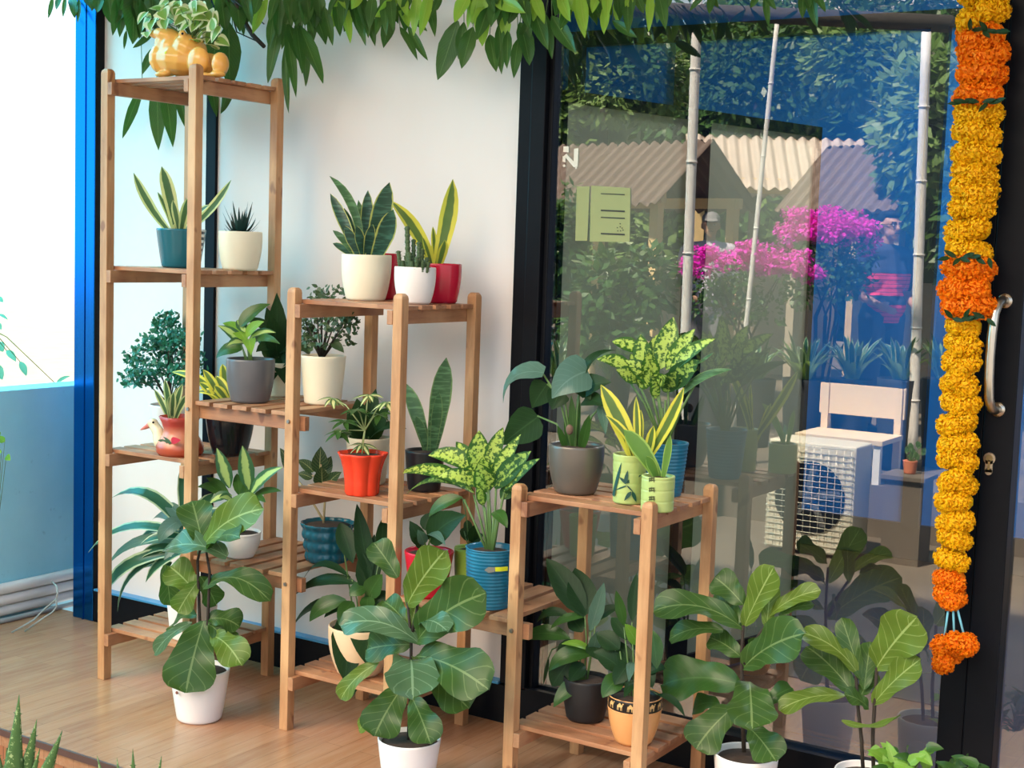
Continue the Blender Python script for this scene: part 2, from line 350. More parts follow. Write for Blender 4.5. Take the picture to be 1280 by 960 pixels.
# door with steel handle
door = bpy.data.objects.new('door_1', None); C.objects.link(door); door.location = (2.545, .47, 0); struct(door)
m = MB(); m.box((2.542, .458, 0), (2.606, .53, 2.62)); m.box((2.608, .450, .005), (2.682, .52, 2.62)); m.box((2.682, .47, .005), (3.9, .52, .09)); m.box((3.82, .45, .005), (3.9, .52, 2.62)); bev(m.build('door_frame', BLACK, door, False), .003)
pane('door_glass', 2.680, 3.83, .085, 2.62, .495, GLASS, door)
hx = at(1257, 372, .45).x
zt, zb = at(1250, 376, .43).z, at(1240, 512, .43).z
m = MB(); m.tube([(hx, .452, zt), (hx-.002, .425, zt), (hx-.004, .400, zt-.006), (hx-.008, .388, zt-.03), (hx-.010, .384, zt-.08), (hx-.011, .384, (zt+zb)/2), (hx-.010, .384, zb+.08), (hx-.008, .388, zb+.03), (hx-.004, .400, zb+.006), (hx-.002, .425, zb), (hx, .452, zb)], .0115, n=14)
h = m.build('door_handle', STEEL, door)
m = MB()
for z in (zt, zb): m.lathe([(.004, 0), (.019, 0), (.019, .006), (.004, .007)], (0, 0, 0), 20); 
m = MB()
for z in (zt, zb):
    m.tube([(hx, .451, z), (hx, .444, z)], .019, .017, 20)
m.build('rosette', STEEL, h)
kp = at(1237, 577, .449)
m = MB(); m.tube([(kp.x, .451, kp.z+.008), (kp.x, .444, kp.z+.008)], .0145, n=18); m.box((kp.x-.009, .444, kp.z-.026), (kp.x+.009, .451, kp.z+.004)); m.tube([(kp.x, .451, kp.z-.024), (kp.x, .444, kp.z-.024)], .009, n=14)
lk = m.build('lock', STEEL, door, False)
m = MB(); m.tube([(kp.x, .4445, kp.z+.009), (kp.x, .443, kp.z+.009)], .0085, n=16); m.box((kp.x-.003, .443, kp.z-.02), (kp.x+.003, .4445, kp.z+.004)); m.build('keyhole', plain('worn brass', (.30, .22, .10), .4, .8), lk, False)
# paper notices and a painted mark on the pane
PAPER = plain('pale green paper', (.30, .335, .15), .8, 0, .04); INK = plain('black ink', (.03, .035, .03), .7)
def quadpx(mb, pts, Y, mi=0): mb.add([at(x, y, Y) for x, y in pts], [tuple(range(len(pts)))], None, mi)
m = MB(); quadpx(m, [(719, 301), (734, 301), (737, 233), (721, 233)], GY-.003)
o = m.build('paper_notice', PAPER, None, False, org=at(727, 300, GY-.003)); tag(o, 'narrow blank pale green paper strip stuck on the window', 'paper')
t_ = thing('paper_notice', 'wide pale green paper sheet with black lines stuck on the window', 'paper', at(762, 302, GY-.003))
m = MB(); quadpx(m, [(737, 302), (787, 302.5), (788, 235), (739, 232)], GY-.003); m.build('sheet', PAPER, t_, False)
m = MB()
for y, hh in ((241.5, 1.1), (262, 1.8), (271, 1.3), (291, 1.8)): quadpx(m, [(751, y+hh), (781, y+hh+1.5), (781, y+1.2), (751, y)], GY-.0045)
m.build('printed_lines', INK, t_, False)
m = MB()
for x, y in ((771, 284), (774.5, 283), (777, 284.5), (771.5, 288), (775, 288), (778, 287), (774.5, 279)): quadpx(m, [(x, y+1.2), (x+1.4, y+1.2), (x+1.4, y), (x, y)], GY-.0045)
m.build('printed_dots', INK, t_, False)
m = MB()
for q in ([(704, 190), (711, 190.5), (711, 183), (704.5, 183)], [(717, 209), (722, 208.5), (723, 185), (717.5, 186)], [(717, 209), (718, 203), (708, 192), (703.5, 196), (707, 197)], [(703, 202), (707, 203), (707, 196), (703.5, 195)], [(704, 209), (707, 208), (706, 205.5), (703.5, 206)], [(719, 211), (721, 211), (721, 209), (719, 209)]): quadpx(m, q, GY-.003)
o = m.build('painted_mark', plain('white paint', (.75, .72, .62), .8), None, False, org=at(713, 209, GY-.003)); tag(o, 'flaking white painted mark with a dot on the window glass', 'mark')

# unseen awning, added over the deck to keep the sun off it
t = NT('added awning sheet'); tn_ = t.n('ShaderNodeBsdfTranslucent'); tn_.inputs[0].default_value = (.55, .48, .38, 1); t.base((.50, .46, .40), .8)
mx_ = t.n('ShaderNodeMixShader'); mx_.inputs[0].default_value = .35
t.nt.links.new(t.b.outputs[0], mx_.inputs[1]); t.nt.links.new(tn_.outputs[0], mx_.inputs[2]); t.nt.links.new(mx_.outputs[0], t.out.inputs[0])
AWN = t.m
m = MB(); m.box((-.72, -1.25, 2.86), (5.4, .60, 2.866)); struct(m.build('ceiling', AWN, smooth=False))
m = MB(); m.box((-.74, -1.30, 2.78), (5.4, -1.25, 2.88)); struct(m.build('trim_13', BLACK, smooth=False))
t = NT('added blue light sheet'); tn_ = t.n('ShaderNodeBsdfTranslucent'); tn_.inputs[0].default_value = (.10, .72, .95, 1); t.base((.10, .55, .80), .7)
mx_ = t.n('ShaderNodeMixShader'); mx_.inputs[0].default_value = .9
t.nt.links.new(t.b.outputs[0], mx_.inputs[1]); t.nt.links.new(tn_.outputs[0], mx_.inputs[2]); t.nt.links.new(mx_.outputs[0], t.out.inputs[0])
m = MB(); m.add([(-3.4, -2.3, 2.85), (-.75, -2.3, 2.85), (-.75, 2.3, 2.85), (-3.4, 2.3, 2.85)], [(0, 1, 2, 3)]); struct(m.build('trim_14', t.m, smooth=False))   # unseen blue sheet added to throw cyan light onto the left side
# inside the shop
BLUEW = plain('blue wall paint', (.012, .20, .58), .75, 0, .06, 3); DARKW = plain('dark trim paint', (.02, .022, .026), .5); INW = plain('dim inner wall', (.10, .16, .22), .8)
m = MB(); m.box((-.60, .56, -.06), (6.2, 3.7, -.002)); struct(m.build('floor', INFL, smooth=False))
m = MB(); m.box((-.68, 3.7, -.06), (6.2, 3.8, 2.95)); struct(m.build('wall_far', BLUEW, smooth=False))
m = MB(); m.box((-.6, 3.67, 0), (6.2, 3.70, .17)); struct(m.build('baseboard_far', DARKW, smooth=False))
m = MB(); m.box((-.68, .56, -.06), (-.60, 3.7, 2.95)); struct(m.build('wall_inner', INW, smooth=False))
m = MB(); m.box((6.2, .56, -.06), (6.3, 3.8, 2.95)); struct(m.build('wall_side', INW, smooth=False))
m = MB(); m.box((-.68, .55, 2.95), (6.3, 3.8, 3.0)); struct(m.build('ceiling', INW, smooth=False))
m = MB(); m.box((-.7, .46, 2.62), (5, .56, 3.0)); struct(m.build('trim_8', BLACK, smooth=False))
m = MB(); m.box((-.59, 3.655, 2.53), (2.6, 3.705, 2.61)); struct(m.build('trim_9', DARKW, smooth=False))
for i, (a, b) in enumerate(((.14, .26), (1.46, 1.545), (-.5, -.42))):
    m = MB(); m.box((a, 3.65, .16), (b, 3.702, 2.535)); struct(m.build('trim_%d' % (10+i), DARKW, smooth=False))
lt = thing('added_ceiling_light', 'square white ceiling light added to brighten the shop inside', 'light', (2.2, 2.2, 2.90))  # unseen lamp, added to light the blue far wall
m = MB(); m.box((1.9, 1.9, 2.90), (2.5, 2.5, 2.948)); m.build('housing', WHITEP, lt, False)
em = NT('lamp diffuser'); em.base((.9, .9, .9)); em.b.inputs['Emission Color'].default_value = (.9, .96, 1, 1); em.b.inputs['Emission Strength'].default_value = 26
m = MB(); m.box((1.93, 1.93, 2.893), (2.47, 2.47, 2.899)); m.build('diffuser', em.m, lt, False)
# open inner door of grey frosted glass
PA, PB = Vector((1.322, .535, 0)), Vector((1.629, 1.81, 0)); PD = (PB-PA).normalized(); PN = Vector((PD.y, -PD.x, 0)); PL = (PB-PA).length; PH = 1.90
def pdbox(mb, a, b, z0, z1, th):
    c = [PA+PD*a-PN*th, PA+PD*b-PN*th, PA+PD*b+PN*th, PA+PD*a+PN*th]
    mb.add([(p.x, p.y, z0) for p in c]+[(p.x, p.y, z1) for p in c], [(0,3,2,1),(4,5,6,7),(0,1,5,4),(1,2,6,5),(2,3,7,6),(3,0,4,7)])
ind = bpy.data.objects.new('door_2', None); C.objects.link(ind); ind.location = PA; struct(ind)
def tpx(x):
    best = min(range(201), key=lambda i: abs((lambda q: 640+FPX*(q.dot(CR))/(q.dot(CF))-x)(PA+PD*(PL*i/200)+Vector((0, 0, 1.3))-CAM))); return PL*best/200
ta, tb = tpx(848), tpx(873)
m = MB(); pdbox(m, 0, PL, PH-.036, PH, .02); pdbox(m, 0, PL, .012, .09, .02); pdbox(m, 0, .018, .09, PH-.036, .012); pdbox(m, tpx(1006), PL, .09, PH-.036, .02); pdbox(m, ta, tb, .09, PH-.036, .02)
m.build('door_frame', BLACK, ind, False)
FROST = plain('grey frosted glass', (.37, .335, .225), .45, 0, .05, 4)
m = MB(); pdbox(m, .018, ta, .09, PH-.036, .008); pdbox(m, tb, tpx(1006), .09, PH-.036, .008); m.build('frosted_glass', FROST, ind, False)

# low wall and pipes on the left
t = NT('pale blue plaster'); n1 = t.noise(t.obj(), 3, 5, .6); st_ = t.ramp(t.noise(t.obj(), 14, 4, .7), .63, .72)
PLAST = t.base(t.mix(t.math('MULTIPLY', st_, .35), t.mix(n1, (.24, .56, .68), (.42, .74, .82)), (.12, .25, .30)), .8)
m = MB(); m.box((-1.0, -1.3, -.3), (-.86, 5.0, .85)); struct(m.build('wall_left', PLAST, smooth=False))
PIPE = plain('off white pipe', (.70, .66, .62), .45, 0, .12, 8)
for lab, x, z, r in (('topmost white pipe running along the low blue wall', -.838, .118, .021), ('middle white pipe running along the low blue wall', -.836, .076, .020), ('greyish third pipe below two white pipes on the low wall', -.838, .036, .019)):
    m = MB(); m.tube([(x, -.47, z), (x, .44, z), (x, 1.2, z)], r, n=14); tag(m.build('pipe', PIPE, org=(x, -.47, z-r)), lab, 'pipe', 'pipes along the low wall')
m = MB(); m.tube([(-.800, -.47, .010), (-.80, 1.2, .010)], .0095, n=12); tag(m.build('conduit', plain('grey conduit', (.30, .30, .29), .5), org=(-.80, -.47, 0)), 'thin grey conduit lying on the deck at the foot of the low wall', 'conduit')
m = MB(); m.tube([at(65, 727, .30), at(71, 733, .28), at(72, 742, .27), at(70, 749, .27), at(55, 762, .25), at(42, 775, .2), (-.66, .16, .006)], .0032)
m.tube([at(70, 749, .27), at(71, 758, .27), at(66, 765, .26), at(52, 774, .22), (-.64, .20, .006)], .0032)
tag(m.build('cable', plain('grey cable', (.33, .36, .34), .5), org=(-.66, .16, 0)), 'loose grey cable drooping over the pipes to the deck', 'cable')

# ------------------------------------------------------------------ stepped plant stand
LX = [0, .380, .782, 1.163, 1.565, 1.944]; LS = .031; DP = .357; HT = [1.948, 1.948, 1.302, 1.302, .826, .826]
stand = thing('plant_stand', 'tall stepped wooden plant stand with slatted shelves in front of the cream wall', 'plant stand', (.95, .2, 0))
for i, x in enumerate(LX):
    for y in (0, DP):
        m = MB(); H = HT[i]; c = (x-LS/2, y+LS/2); rings = [(LS/2, 0), (LS/2, H-.014), (LS/2*.9, H-.006), (LS/2*.55, H)]
        vs = [(c[0]+sx*r, c[1]+sy*r, z) for r, z in rings for sx, sy in ((-1,-1),(1,-1),(1,1),(-1,1))]
        fs = [(j*4+k, j*4+(k+1) % 4, j*4+4+(k+1) % 4, j*4+4+k) for j in range(3) for k in range(4)]+[(3,2,1,0),(12,13,14,15)]
        m.add(vs, fs); bev(m.build('leg', WOODL, stand, False), .0018)
for i, zs in ((0, (1.918, 1.336, .752, .166)), (2, (1.268, .719, .176)), (4, (.795, .179))):
    xa, xb = LX[i], LX[i+1]-LS
    for z in zs:
        m = MB(); y = LS+.002; w = (DP-LS-.004-.017*4)/5
        for k in range(5): m.box((xa-LS+.004+rnd(0, .004), y, z-.0125), (xb+LS-.004-rnd(0, .004), y+w, z+rnd(-.0005, 0))); y += w+.017
        bev(m.build('shelf', WOODS, stand, False), .0012)
        for x0 in (xa, xb-.02):
            m = MB(); m.box((x0+.0005, -.001, z-.052), (x0+.0195, DP+LS, z-.013)); bev(m.build('shelf_rail', WOODY, stand, False), .0015)
BOLT = plain('bolt steel', (.35, .33, .31), .35, 1)
for i, zt_, zb_ in ((1, .942, .916), (1, .466, .438), (3, .466, .438)):
    xa, xb = LX[i], LX[i+1]-LS; m = MB(); n = 5; w = (xb-xa-.008-.019*(n-1))/n; x = xa+.004
    for k in range(n): m.box((x, .006+rnd(0, .004), zt_-.0125), (x+w, DP+LS-.004, zt_+rnd(-.0005, 0))); x += w+.019
    bev(m.build('shelf', WOODY, stand, False), .0012)
    for y in (LS+.001, DP-.021):
        m = MB(); m.box((xa-LS-.018, y, zt_-.055), (xb+LS+.018, y+.02, zt_-.013)); bev(m.build('shelf_rail', WOODS, stand, False), .0015)
    for x in (xa-LS/2, xb+LS/2):
        m = MB(); m.tube([(x, .0005, zb_), (x, -.005, zb_)], .0062, .0052, 12); m.build('bolt', BOLT, stand, False)
# ------------------------------------------------------------------ pots and plants
def pot_prof(kind, h, rt, rb):
    th = .0045; pts = []
    for i in range(25):
        t = i/24
        if kind == 'egg': r = rb+(rt-rb)*(1-(1-t)**2.3)*(1.0+.06*math.sin(math.pi*t))
        elif kind == 'round': r = rb+(rt-rb)*t+.10*rt*math.sin(math.pi*min(1, t*1.1))
        elif kind == 'straight': r = rb+(rt-rb)*t
        else: r = rb+(rt-rb)*t**.85
        pts.append((r, h*t))
    pts = [(rb*.4, 0), (rb*.93, 0)]+[(pts[0][0], .004)]+pts[1:]
    return pts+[(rt-.0015, h+.0022), (rt-th+.001, h+.002), (rt-th-.001, h-.002), (rt-th-.003, h*.90)]
def pot_of(T): return [c for c in T.children if c.name.startswith('pot')][0]
def potted(name, label, kind, cx, yb, yr, wr, wb, Y, zs, mat, group=None, mod=None, profile=None, soil=True, cat='potted plant'):
    X = at(cx, yb, Y).x; k = pxm((X, Y, zs)); rt, rb = wr/2/k, wb/2/k; te = max(0, (CAM.z-zs)/math.hypot(X-CAM.x, Y-CAM.y))
    h = (yb-yr)/k-rb*te*.9
    T = thing(name, label, cat, (X, Y, zs), group)
    pr = profile(h, rt, rb) if profile else pot_prof(kind, h, rt, rb)
    m = MB(); m.lathe(pr, (X, Y, zs), 48, mod)
    p = m.build('pot', mat, T)
    if soil:
        m = MB(); r = (pr[-1][0])*.995; hh = h*.935
        m.lathe([(r*.97, hh-.006), (r*.97, hh), (r*.6, hh+.003), (.002, hh+.005)], (X, Y, zs), 28, mod); m.build('soil', SOIL, T)
    return T, Y, Vector((X, Y, zs+h*.9)), h, rt
def foliage(T, Y, lfs, mats, sh='lance', name='foliage', **kw):
    m = MB()
    for l in lfs: pleaf(m, l, Y, sh, **kw)
    return m.build(name, mats, T)
def stems(T, lines, Y, r=.002, r1=None, mat=None, name='stems'):
    m = MB()
    for ln in lines:
        yy = Y; pts = []
        for q in ln: pts.append(at(q[0], q[1], Y+(q[2] if len(q) > 2 else 0)))
        if len(pts) == 2: pts = [pts[0], pts[0].lerp(pts[1], .5)+Vector((rnd(-.002, .002), 0, .002)), pts[1]]
        m.tube(pts, r, r1 or r*.7)
    return m.build(name, mat or STEM, T)
def rosette(m, base, n, L, w, e0, e1, sh='lance', mi=0, up=1, sag=.05, fold=.2, spread=.01, az0=0, az1=6.283, **kw):
    for i in range(n):
        a = az0+(az1-az0)*(i+rnd(-.3, .3))/n; e = math.radians(rnd(e0, e1)); l = rnd(*L)
        d = Vector((math.cos(a)*math.cos(e), math.sin(a)*math.cos(e), math.sin(e)))
        A = Vector(base)+Vector((math.cos(a), math.sin(a), 0))*spread
        nn = Vector((-math.cos(a)*math.sin(e), -math.sin(a)*math.sin(e), math.cos(e)))
        leaf(m, A, A+d*l, rnd(*w), nn, sh, sag, fold, mi=mi, **kw)

# -- tall tower, second shelf
t = NT('teal glaze with striped side'); o_ = t.obj(); sx = t.n('ShaderNodeSeparateXYZ'); t.put(sx.inputs[0], o_)
ang = t.math('ARCTAN2', sx.outputs[1], sx.outputs[0])           # the striped patch faces right
zf = t.math('FRACT', t.math('MULTIPLY', sx.outputs[2], 55)); ins = t.math('MULTIPLY', t.math('GREATER_THAN', ang, -.30), t.math('LESS_THAN', ang, .5))
col = t.mix(ins, (.005, .115, .16), t.mix(t.math('GREATER_THAN', zf, .5), (.02, .02, .03), (.78, .78, .75)))
TEAL = t.base(col, .22)
T, Y, c, h, r = potted('snake_plant', 'small snake plant in a glossy teal pot with a striped side', 'taper', 226, 336, 288, 61, 46, .19, 1.336, TEAL)
foliage(T, Y, [(214, 292, 167, 216, 13, .8, -.02, -.1), (221, 292, 202, 208, 18, .9, .01), (222, 292, 208, 217, 13, .8, .03), (228, 292, 289, 225, 12, .6, .0, -.08), (218, 292, 197, 240, 8, .7), (226, 292, 236, 246, 12, .8), (230, 293, 262, 256, 9, .7), (224, 292, 216, 250, 10, .9, -.02)], [L_SNKP], 'snake')
T, Y, c, h, r = potted('haworthia', 'spiky dark haworthia in a cream pot on the second shelf of the tall tower', 'egg', 300, 339, 291, 54, 42, .24, 1.336, CREAM)
m = MB()
rosette(m, c, 12, (.075, .115), (.014, .018), 62, 86, 'blade', sag=-.02); rosette(m, c, 14, (.055, .09), (.014, .018), 30, 60, 'blade', sag=-.08); rosette(m, c, 10, (.04, .065), (.013, .016), 8, 30, 'blade', sag=-.1)
m.build('foliage', L_HAW, T)
# -- tall tower, third shelf
T, Y, c, h, r = potted('ming_aralia', 'bushy ming aralia with ferny teal leaves in a white pot behind the duck planter', 'taper', 213, 548, 501, 52, 40, .30, .752, WHITEP)
m = MB(); b = at(212, 505, Y); tips = []
for x, y in ((172, 440), (165, 468), (190, 425), (206, 405), (212, 395), (225, 415), (236, 420), (240, 445), (196, 455), (215, 445), (185, 470), (232, 470), (222, 460), (175, 455), (243, 462), (205, 430), (217, 425)):
    q = at(x, y+6, Y+rnd(-.05, .05)); m.tube([b, b.lerp(q, .5)+Vector((rnd(-.01, .01), 0, .02)), q], .0028, .0008, 5); tips.append(q)
m.build('stems', BARK, T); m = MB()
for q in tips:
    for _ in range(120):
        p = q+Vector((rnd(-.035, .035), rnd(-.035, .035), rnd(-.022, .03))); d = Vector((rnd(-1, 1), rnd(-1, .5), rnd(-.5, .8))).normalized()
        leaf(m, p, p+d*rnd(.010, .021), rnd(.009, .015), (rnd(-.5, .5), -1, rnd(0, 1)), 'ovate', 0, .1, seg=3)
m.build('foliage', L_ARA, T)
T, Y, c, h, r = potted('snake_plant', 'yellow edged snake plant in a large glossy black pot below the grey pot', 'egg', 287, 570, 502, 60, 40, .20, .752, plain('glossy black glaze', (.008, .008, .012), .18, 0, .2), soil=True)
foliage(T, Y, [(282, 505, 215, 465, 13, .6, -.02, .12), (276, 505, 249, 478, 12, .7), (278, 505, 254, 462, 12, .7), (280, 505, 262, 478, 16, .8), (284, 505, 278, 455, 13, .8, .05), (288, 505, 270, 470, 14, .8), (290, 505, 300, 470, 12, .8), (282, 505, 246, 490, 9, .7, -.04, .2), (286, 505, 268, 482, 12, .8, -.03)], [L_SNKY], 'snake')
# duck planter
DX, DY = at(222, 570, .09).x, .10; k = pxm((DX, DY, .752))
duck = thing('duck_planter', 'red painted duck planter holding a small pale edged snake plant on the tall tower', 'planter', (DX, DY, .752))
t = NT('red duck glaze'); o_ = t.obj(); sx = t.n('ShaderNodeSeparateXYZ'); t.put(sx.inputs[0], o_)
zz = t.math('ADD', sx.outputs[2], t.math('MULTIPLY', t.noise(o_, 20), .02))
DUCK = t.base(t.mix(t.ramp(zz, .075, .105), t.mix(t.ramp(zz, .035, .05), (.44, .07, .03), (.62, .22, .12)), (.42, .05, .035)), .25)
def dk(x, y, dy=0): return at(x, y, DY+dy)
m = MB(); zb = .752
pr = [(.03, 0), (.066, 0), (.074, .010), (.074, .028), (.064, .048), (.053, .066), (.051, .082), (.057, .104), (.063, .120), (.060, .122), (.052, .106), (.045, .095)]
m.lathe(pr, (DX, DY, zb), 48, lambda a, z: 1+.05*math.cos(5*a)*max(0, (z-.07)/.04)); body = m.build('pot', DUCK, duck)
m = MB(); m.limb([dk(201, 552, -.02), dk(198, 540, -.02), dk(192, 531, -.02)], [.024, .019, .0165]); m.ell(dk(191, 529, -.02), (.019, .017, .016)); head = blob(m, 'head', plain('ivory glaze', (.74, .62, .40), .25, 0, .06), duck, .003, 4)
m = MB(); m.limb([dk(187, 531, -.02), dk(182, 534, -.02), dk(176, 537, -.02)], [.010, .007, .0025]); blob(m, 'beak', plain('coral beak', (.70, .20, .15), .3), head, .002, 3)
m = MB(); m.ell(dk(191.5, 528, -.036), (.0042, .003, .0036)); m.build('eye', BLACK, head)
m = MB()
for x0, y0, x1, y1, w in ((210, 553, 197, 550, 5), (209, 554, 198, 557, 5), (213, 553, 204, 546, 4), (214, 553, 203, 558, 4)): 
    leaf(m, dk(x0, y0, -.0665), dk(x1, y1, -.0615), w/k, (0, -1, 0), 'ovate', 0, .0, seg=4)
m.build('painted_leaves', plain('dark green paint', (.06, .09, .03), .4), body)
m = MB(); leaf(m, dk(214, 551, -.068), dk(226, 550, -.068), 9/k, (0, -1, 0), 'heart', 0, 0, seg=5); m.build('painted_flower', plain('red paint', (.5, .012, .03), .4), body)
m = MB(); m.lathe([(.048, .095), (.048, .100), (.01, .104)], (DX, DY, zb), 24); m.build('soil', SOIL, duck)
foliage(duck, DY, [(211, 525, 193, 487, 8, .8, -.02), (213, 525, 206, 474, 9, .9), (215, 525, 217, 490, 9, .9, -.03), (216, 525, 228, 480, 9, .8), (219, 525, 236, 492, 9, .8), (218, 525, 222, 484, 8, .8, .03), (215, 525, 211, 495, 7, .8, -.03)], [L_SNKP], 'snake')
# -- tall tower, lowest shelf: dracaena
T, Y, c, h, r = potted('dracaena', 'dracaena with long arching striped leaves in a white pot low in the tall tower', 'taper', 240, 806, 735, 66, 52, .12, .166, WHITEP)
dl = [(228, 660, 140, 622, 15, .5, -.02, .20), (227, 668, 110, 691, 15, .5, -.04, .14), (224, 676, 133, 709, 14, .5, -.05, .14), (220, 684, 170, 703, 13, .6, -.03, .14), (218, 690, 122, 766, 15, .6, -.05, .20), (216, 694, 147, 765, 9, .6, 0, .2), (228, 650, 199, 678, 16, .7, -.06, .22), (214, 706, 166, 721, 12, .6, 0, .14), (232, 655, 206, 628, 15, .6, 0, .06), (230, 645, 226, 584, 12, .9, .04, 0), (232, 660, 190, 650, 13, .6, .03, .15), (234, 668, 166, 690, 13, .6, .05, .15), (240, 660, 290, 640, 13, .5, .05, .15), (240, 668, 300, 690, 13, .5, .06, .15), (238, 655, 268, 616, 13, .6, .08, .1), (236, 672, 205, 700, 13, .6, -.07, .1), (240, 690, 288, 730, 13, .6, .05, .2), (230, 672, 176, 680, 12, .5, -.08, .12), (226, 690, 182, 728, 12, .6, -.02, .12)]
dl = [(x0, y0, x1, y1, w+(4 if i % 2 == 0 else 1), f, d, s, (1 if i in (2, 6, 8, 10, 15) else 0)) for i, (x0, y0, x1, y1, w, f, d, s) in enumerate(dl)]
foliage(T, Y, dl, [L_DRA, L_BLUE], 'strap'); stems(T, [((240, 745), (234, 700), (231, 650)), ((242, 745), (240, 690), (238, 660))], Y, .006, .004, BARK)
# -- upper bridge shelf
GREY = plain('grey glazed pot', (.115, .115, .125), .28, 0, .08); GREYW = plain('warm grey metal pot', (.15, .13, .11), .3, .35, .05)
T, Y, c, h, r = potted('dumb_cane', 'small yellow green dumb cane in a grey glazed pot on the upper bridge shelf', 'egg', 312.5, 506, 450, 60, 46, .115, .942, GREY)
foliage(T, Y, [(302, 430, 272, 407, 17, .5, -.04, .1, 0), (308, 426, 278, 404, 18, .6, .02, .12, 1), (303, 436, 270, 448, 20, .6, -.03, .16, 2), (310, 424, 314, 444, 17, .8, -.07, .12, 1), (308, 420, 330, 402, 16, .6, 0, .1, 1), (312, 424, 345, 416, 15, .5, .02, .12, 0), (306, 415, 296, 400, 14, .6, .03, .05, 0), (300, 408, 338, 380, 20, .5, .06, .12, 2), (312, 432, 350, 430, 15, .6, -.02, .14, 2), (304, 428, 284, 432, 14, .6, -.06, .1, 0)], [L_DIE, L_BRT, L_LILY], 'ovate')
stems(T, [((311, 455), (303, 434)), ((312, 455), (308, 426)), ((313, 455), (312, 424)), ((315, 455), (314, 432)), ((308, 455), (300, 425))], Y, .0028)
T, Y, c, h, r = potted('peace_lily', 'dark leafy peace lily in a narrow cream cone pot beside the grey glazed pot', 'taper', 347, 499, 455, 42, 24, .285, .942, CREAM)
foliage(T, Y, [(347, 455, 346, 366, 30, .8, -.02, 0), (345, 455, 328, 410, 26, .8, 0, .1), (350, 440, 386, 440, 22, .6, 0, .16), (348, 455, 366, 395, 26, .8, .03, .05), (346, 440, 322, 425, 20, .7, .02, .1), (347, 450, 342, 396, 24, .8, -.05, .05), (350, 455, 372, 450, 20, .8, -.03, .1), (348, 450, 356, 480, 20, .8, -.06, .08), (346, 445, 340, 478, 20, .8, -.06, .08), (350, 445, 374, 420, 20, .8, .02, .1), (346, 440, 333, 384, 20, .7, .05, .08), (343, 420, 301, 400, 16, .5, -.04, .15), (345, 430, 320, 440, 18, .6, -.06, .1)], [L_DARK], 'ovate')
stems(T, [((346, 468), (347, 440)), ((348, 468), (349, 430)), ((345, 468), (344, 420))], Y, .003)
T, Y, c, h, r = potted('polyscias', 'fine leaved polyscias in a cream pot at the back of the upper bridge shelf', 'taper', 403, 508, 446, 56, 45, .25, .942, CREAM)
m = MB(); b = at(402, 450, Y); tips = []
for x, y in ((378, 395), (385, 382), (396, 390), (405, 375), (415, 382), (424, 392), (434, 398), (390, 408), (410, 400), (428, 420), (382, 418), (400, 366), (418, 368), (394, 425), (436, 402)):
    q = at(x, y, Y+rnd(-.05, .06)); m.tube([b, b.lerp(q, .45)+Vector((rnd(-.008, .008), 0, .01)), q], .0038, .0009, 5); tips.append(q)
m.build('stems', BARK, T); m = MB()
for q in tips:
    for _ in range(42):
        p = q+Vector((rnd(-.028, .028), rnd(-.03, .03), rnd(-.03, .02))); d = Vector((rnd(-1, 1), rnd(-1, .5), rnd(-.8, .6))).normalized()
        leaf(m, p, p+d*rnd(.012, .022), rnd(.009, .014), (rnd(-.5, .5), -1, rnd(0, 1)), 'ovate', 0, .1, seg=3)
pleaf(m, (414, 428, 430, 441, 12, .7), Y, 'ovate'); pleaf(m, (388, 440, 374, 436, 12, .7), Y, 'ovate')
m.build('foliage', L_PSC, T)
# -- lower bridge shelf
T, Y, c, h, r = potted('dumb_cane', 'dumb cane with pale centred leaves in a white bowl pot on the lower bridge shelf', 'round', 300, 704, 669, 52, 32, .085, .466, WHITEP)
foliage(T, Y, [(287, 610, 271, 560, 19, .8, -.03, .03), (311, 612, 303, 557, 21, .85, -.02, .02), (313, 620, 353, 584, 18, .7, -.02, .1), (312, 626, 352, 614, 14, .5, 0, .1, 1), (288, 626, 246, 609, 19, .5, 0, .14, 1), (284, 622, 258, 597, 14, .5, .02, .1, 1), (292, 628, 274, 622, 16, .5, -.05, .12), (300, 620, 296, 592, 15, .7, .04, .05, 1), (308, 632, 332, 628, 16, .5, -.04, .14, 1), (290, 620, 262, 630, 15, .5, -.04, .16), (304, 622, 318, 596, 16, .7, .05, .05, 1), (296, 634, 288, 646, 14, .6, -.06, .1)], [L_DIE, L_LILY], 'lance')
stems(T, [((298, 672), (288, 618)), ((300, 672), (311, 615)), ((302, 672), (313, 622)), ((299, 672), (296, 632)), ((297, 672), (290, 630))], Y, .0032)
TEALB = plain('deep teal glaze', (.008, .09, .13), .25, 0, .15)
T, Y, c, h, r = potted('rubber_plant', 'small rubber plant with cream veined leaves in a bumpy teal pot', 'taper', 409, 706, 652, 66, 52, .215, .466, TEALB, mod=lambda a, z: .955+.10*abs(math.sin(z*math.pi/.034))*(.45+.55*abs(math.cos(7*a))))
foliage(T, Y, [(403, 608, 402, 583, 22, .9, -.04), (399, 592, 401, 558, 22, .9, 0), (408, 608, 427, 590, 17, .8, -.02), (392, 590, 372, 575, 15, .7, 0), (390, 598, 372, 592, 13, .7, -.02), (366, 592, 350, 560, 16, .8, -.02), (405, 596, 414, 570, 15, .8, .04)], [L_FIC], 'ovate')
stems(T, [((404, 660), (406, 628), (403, 600), (401, 580)), ((405, 640), (408, 606)), ((403, 605), (390, 594)), ((404, 650), (380, 610), (364, 590))], Y, .004, .002, plain('pale woody stem', (.42, .34, .18), .7))
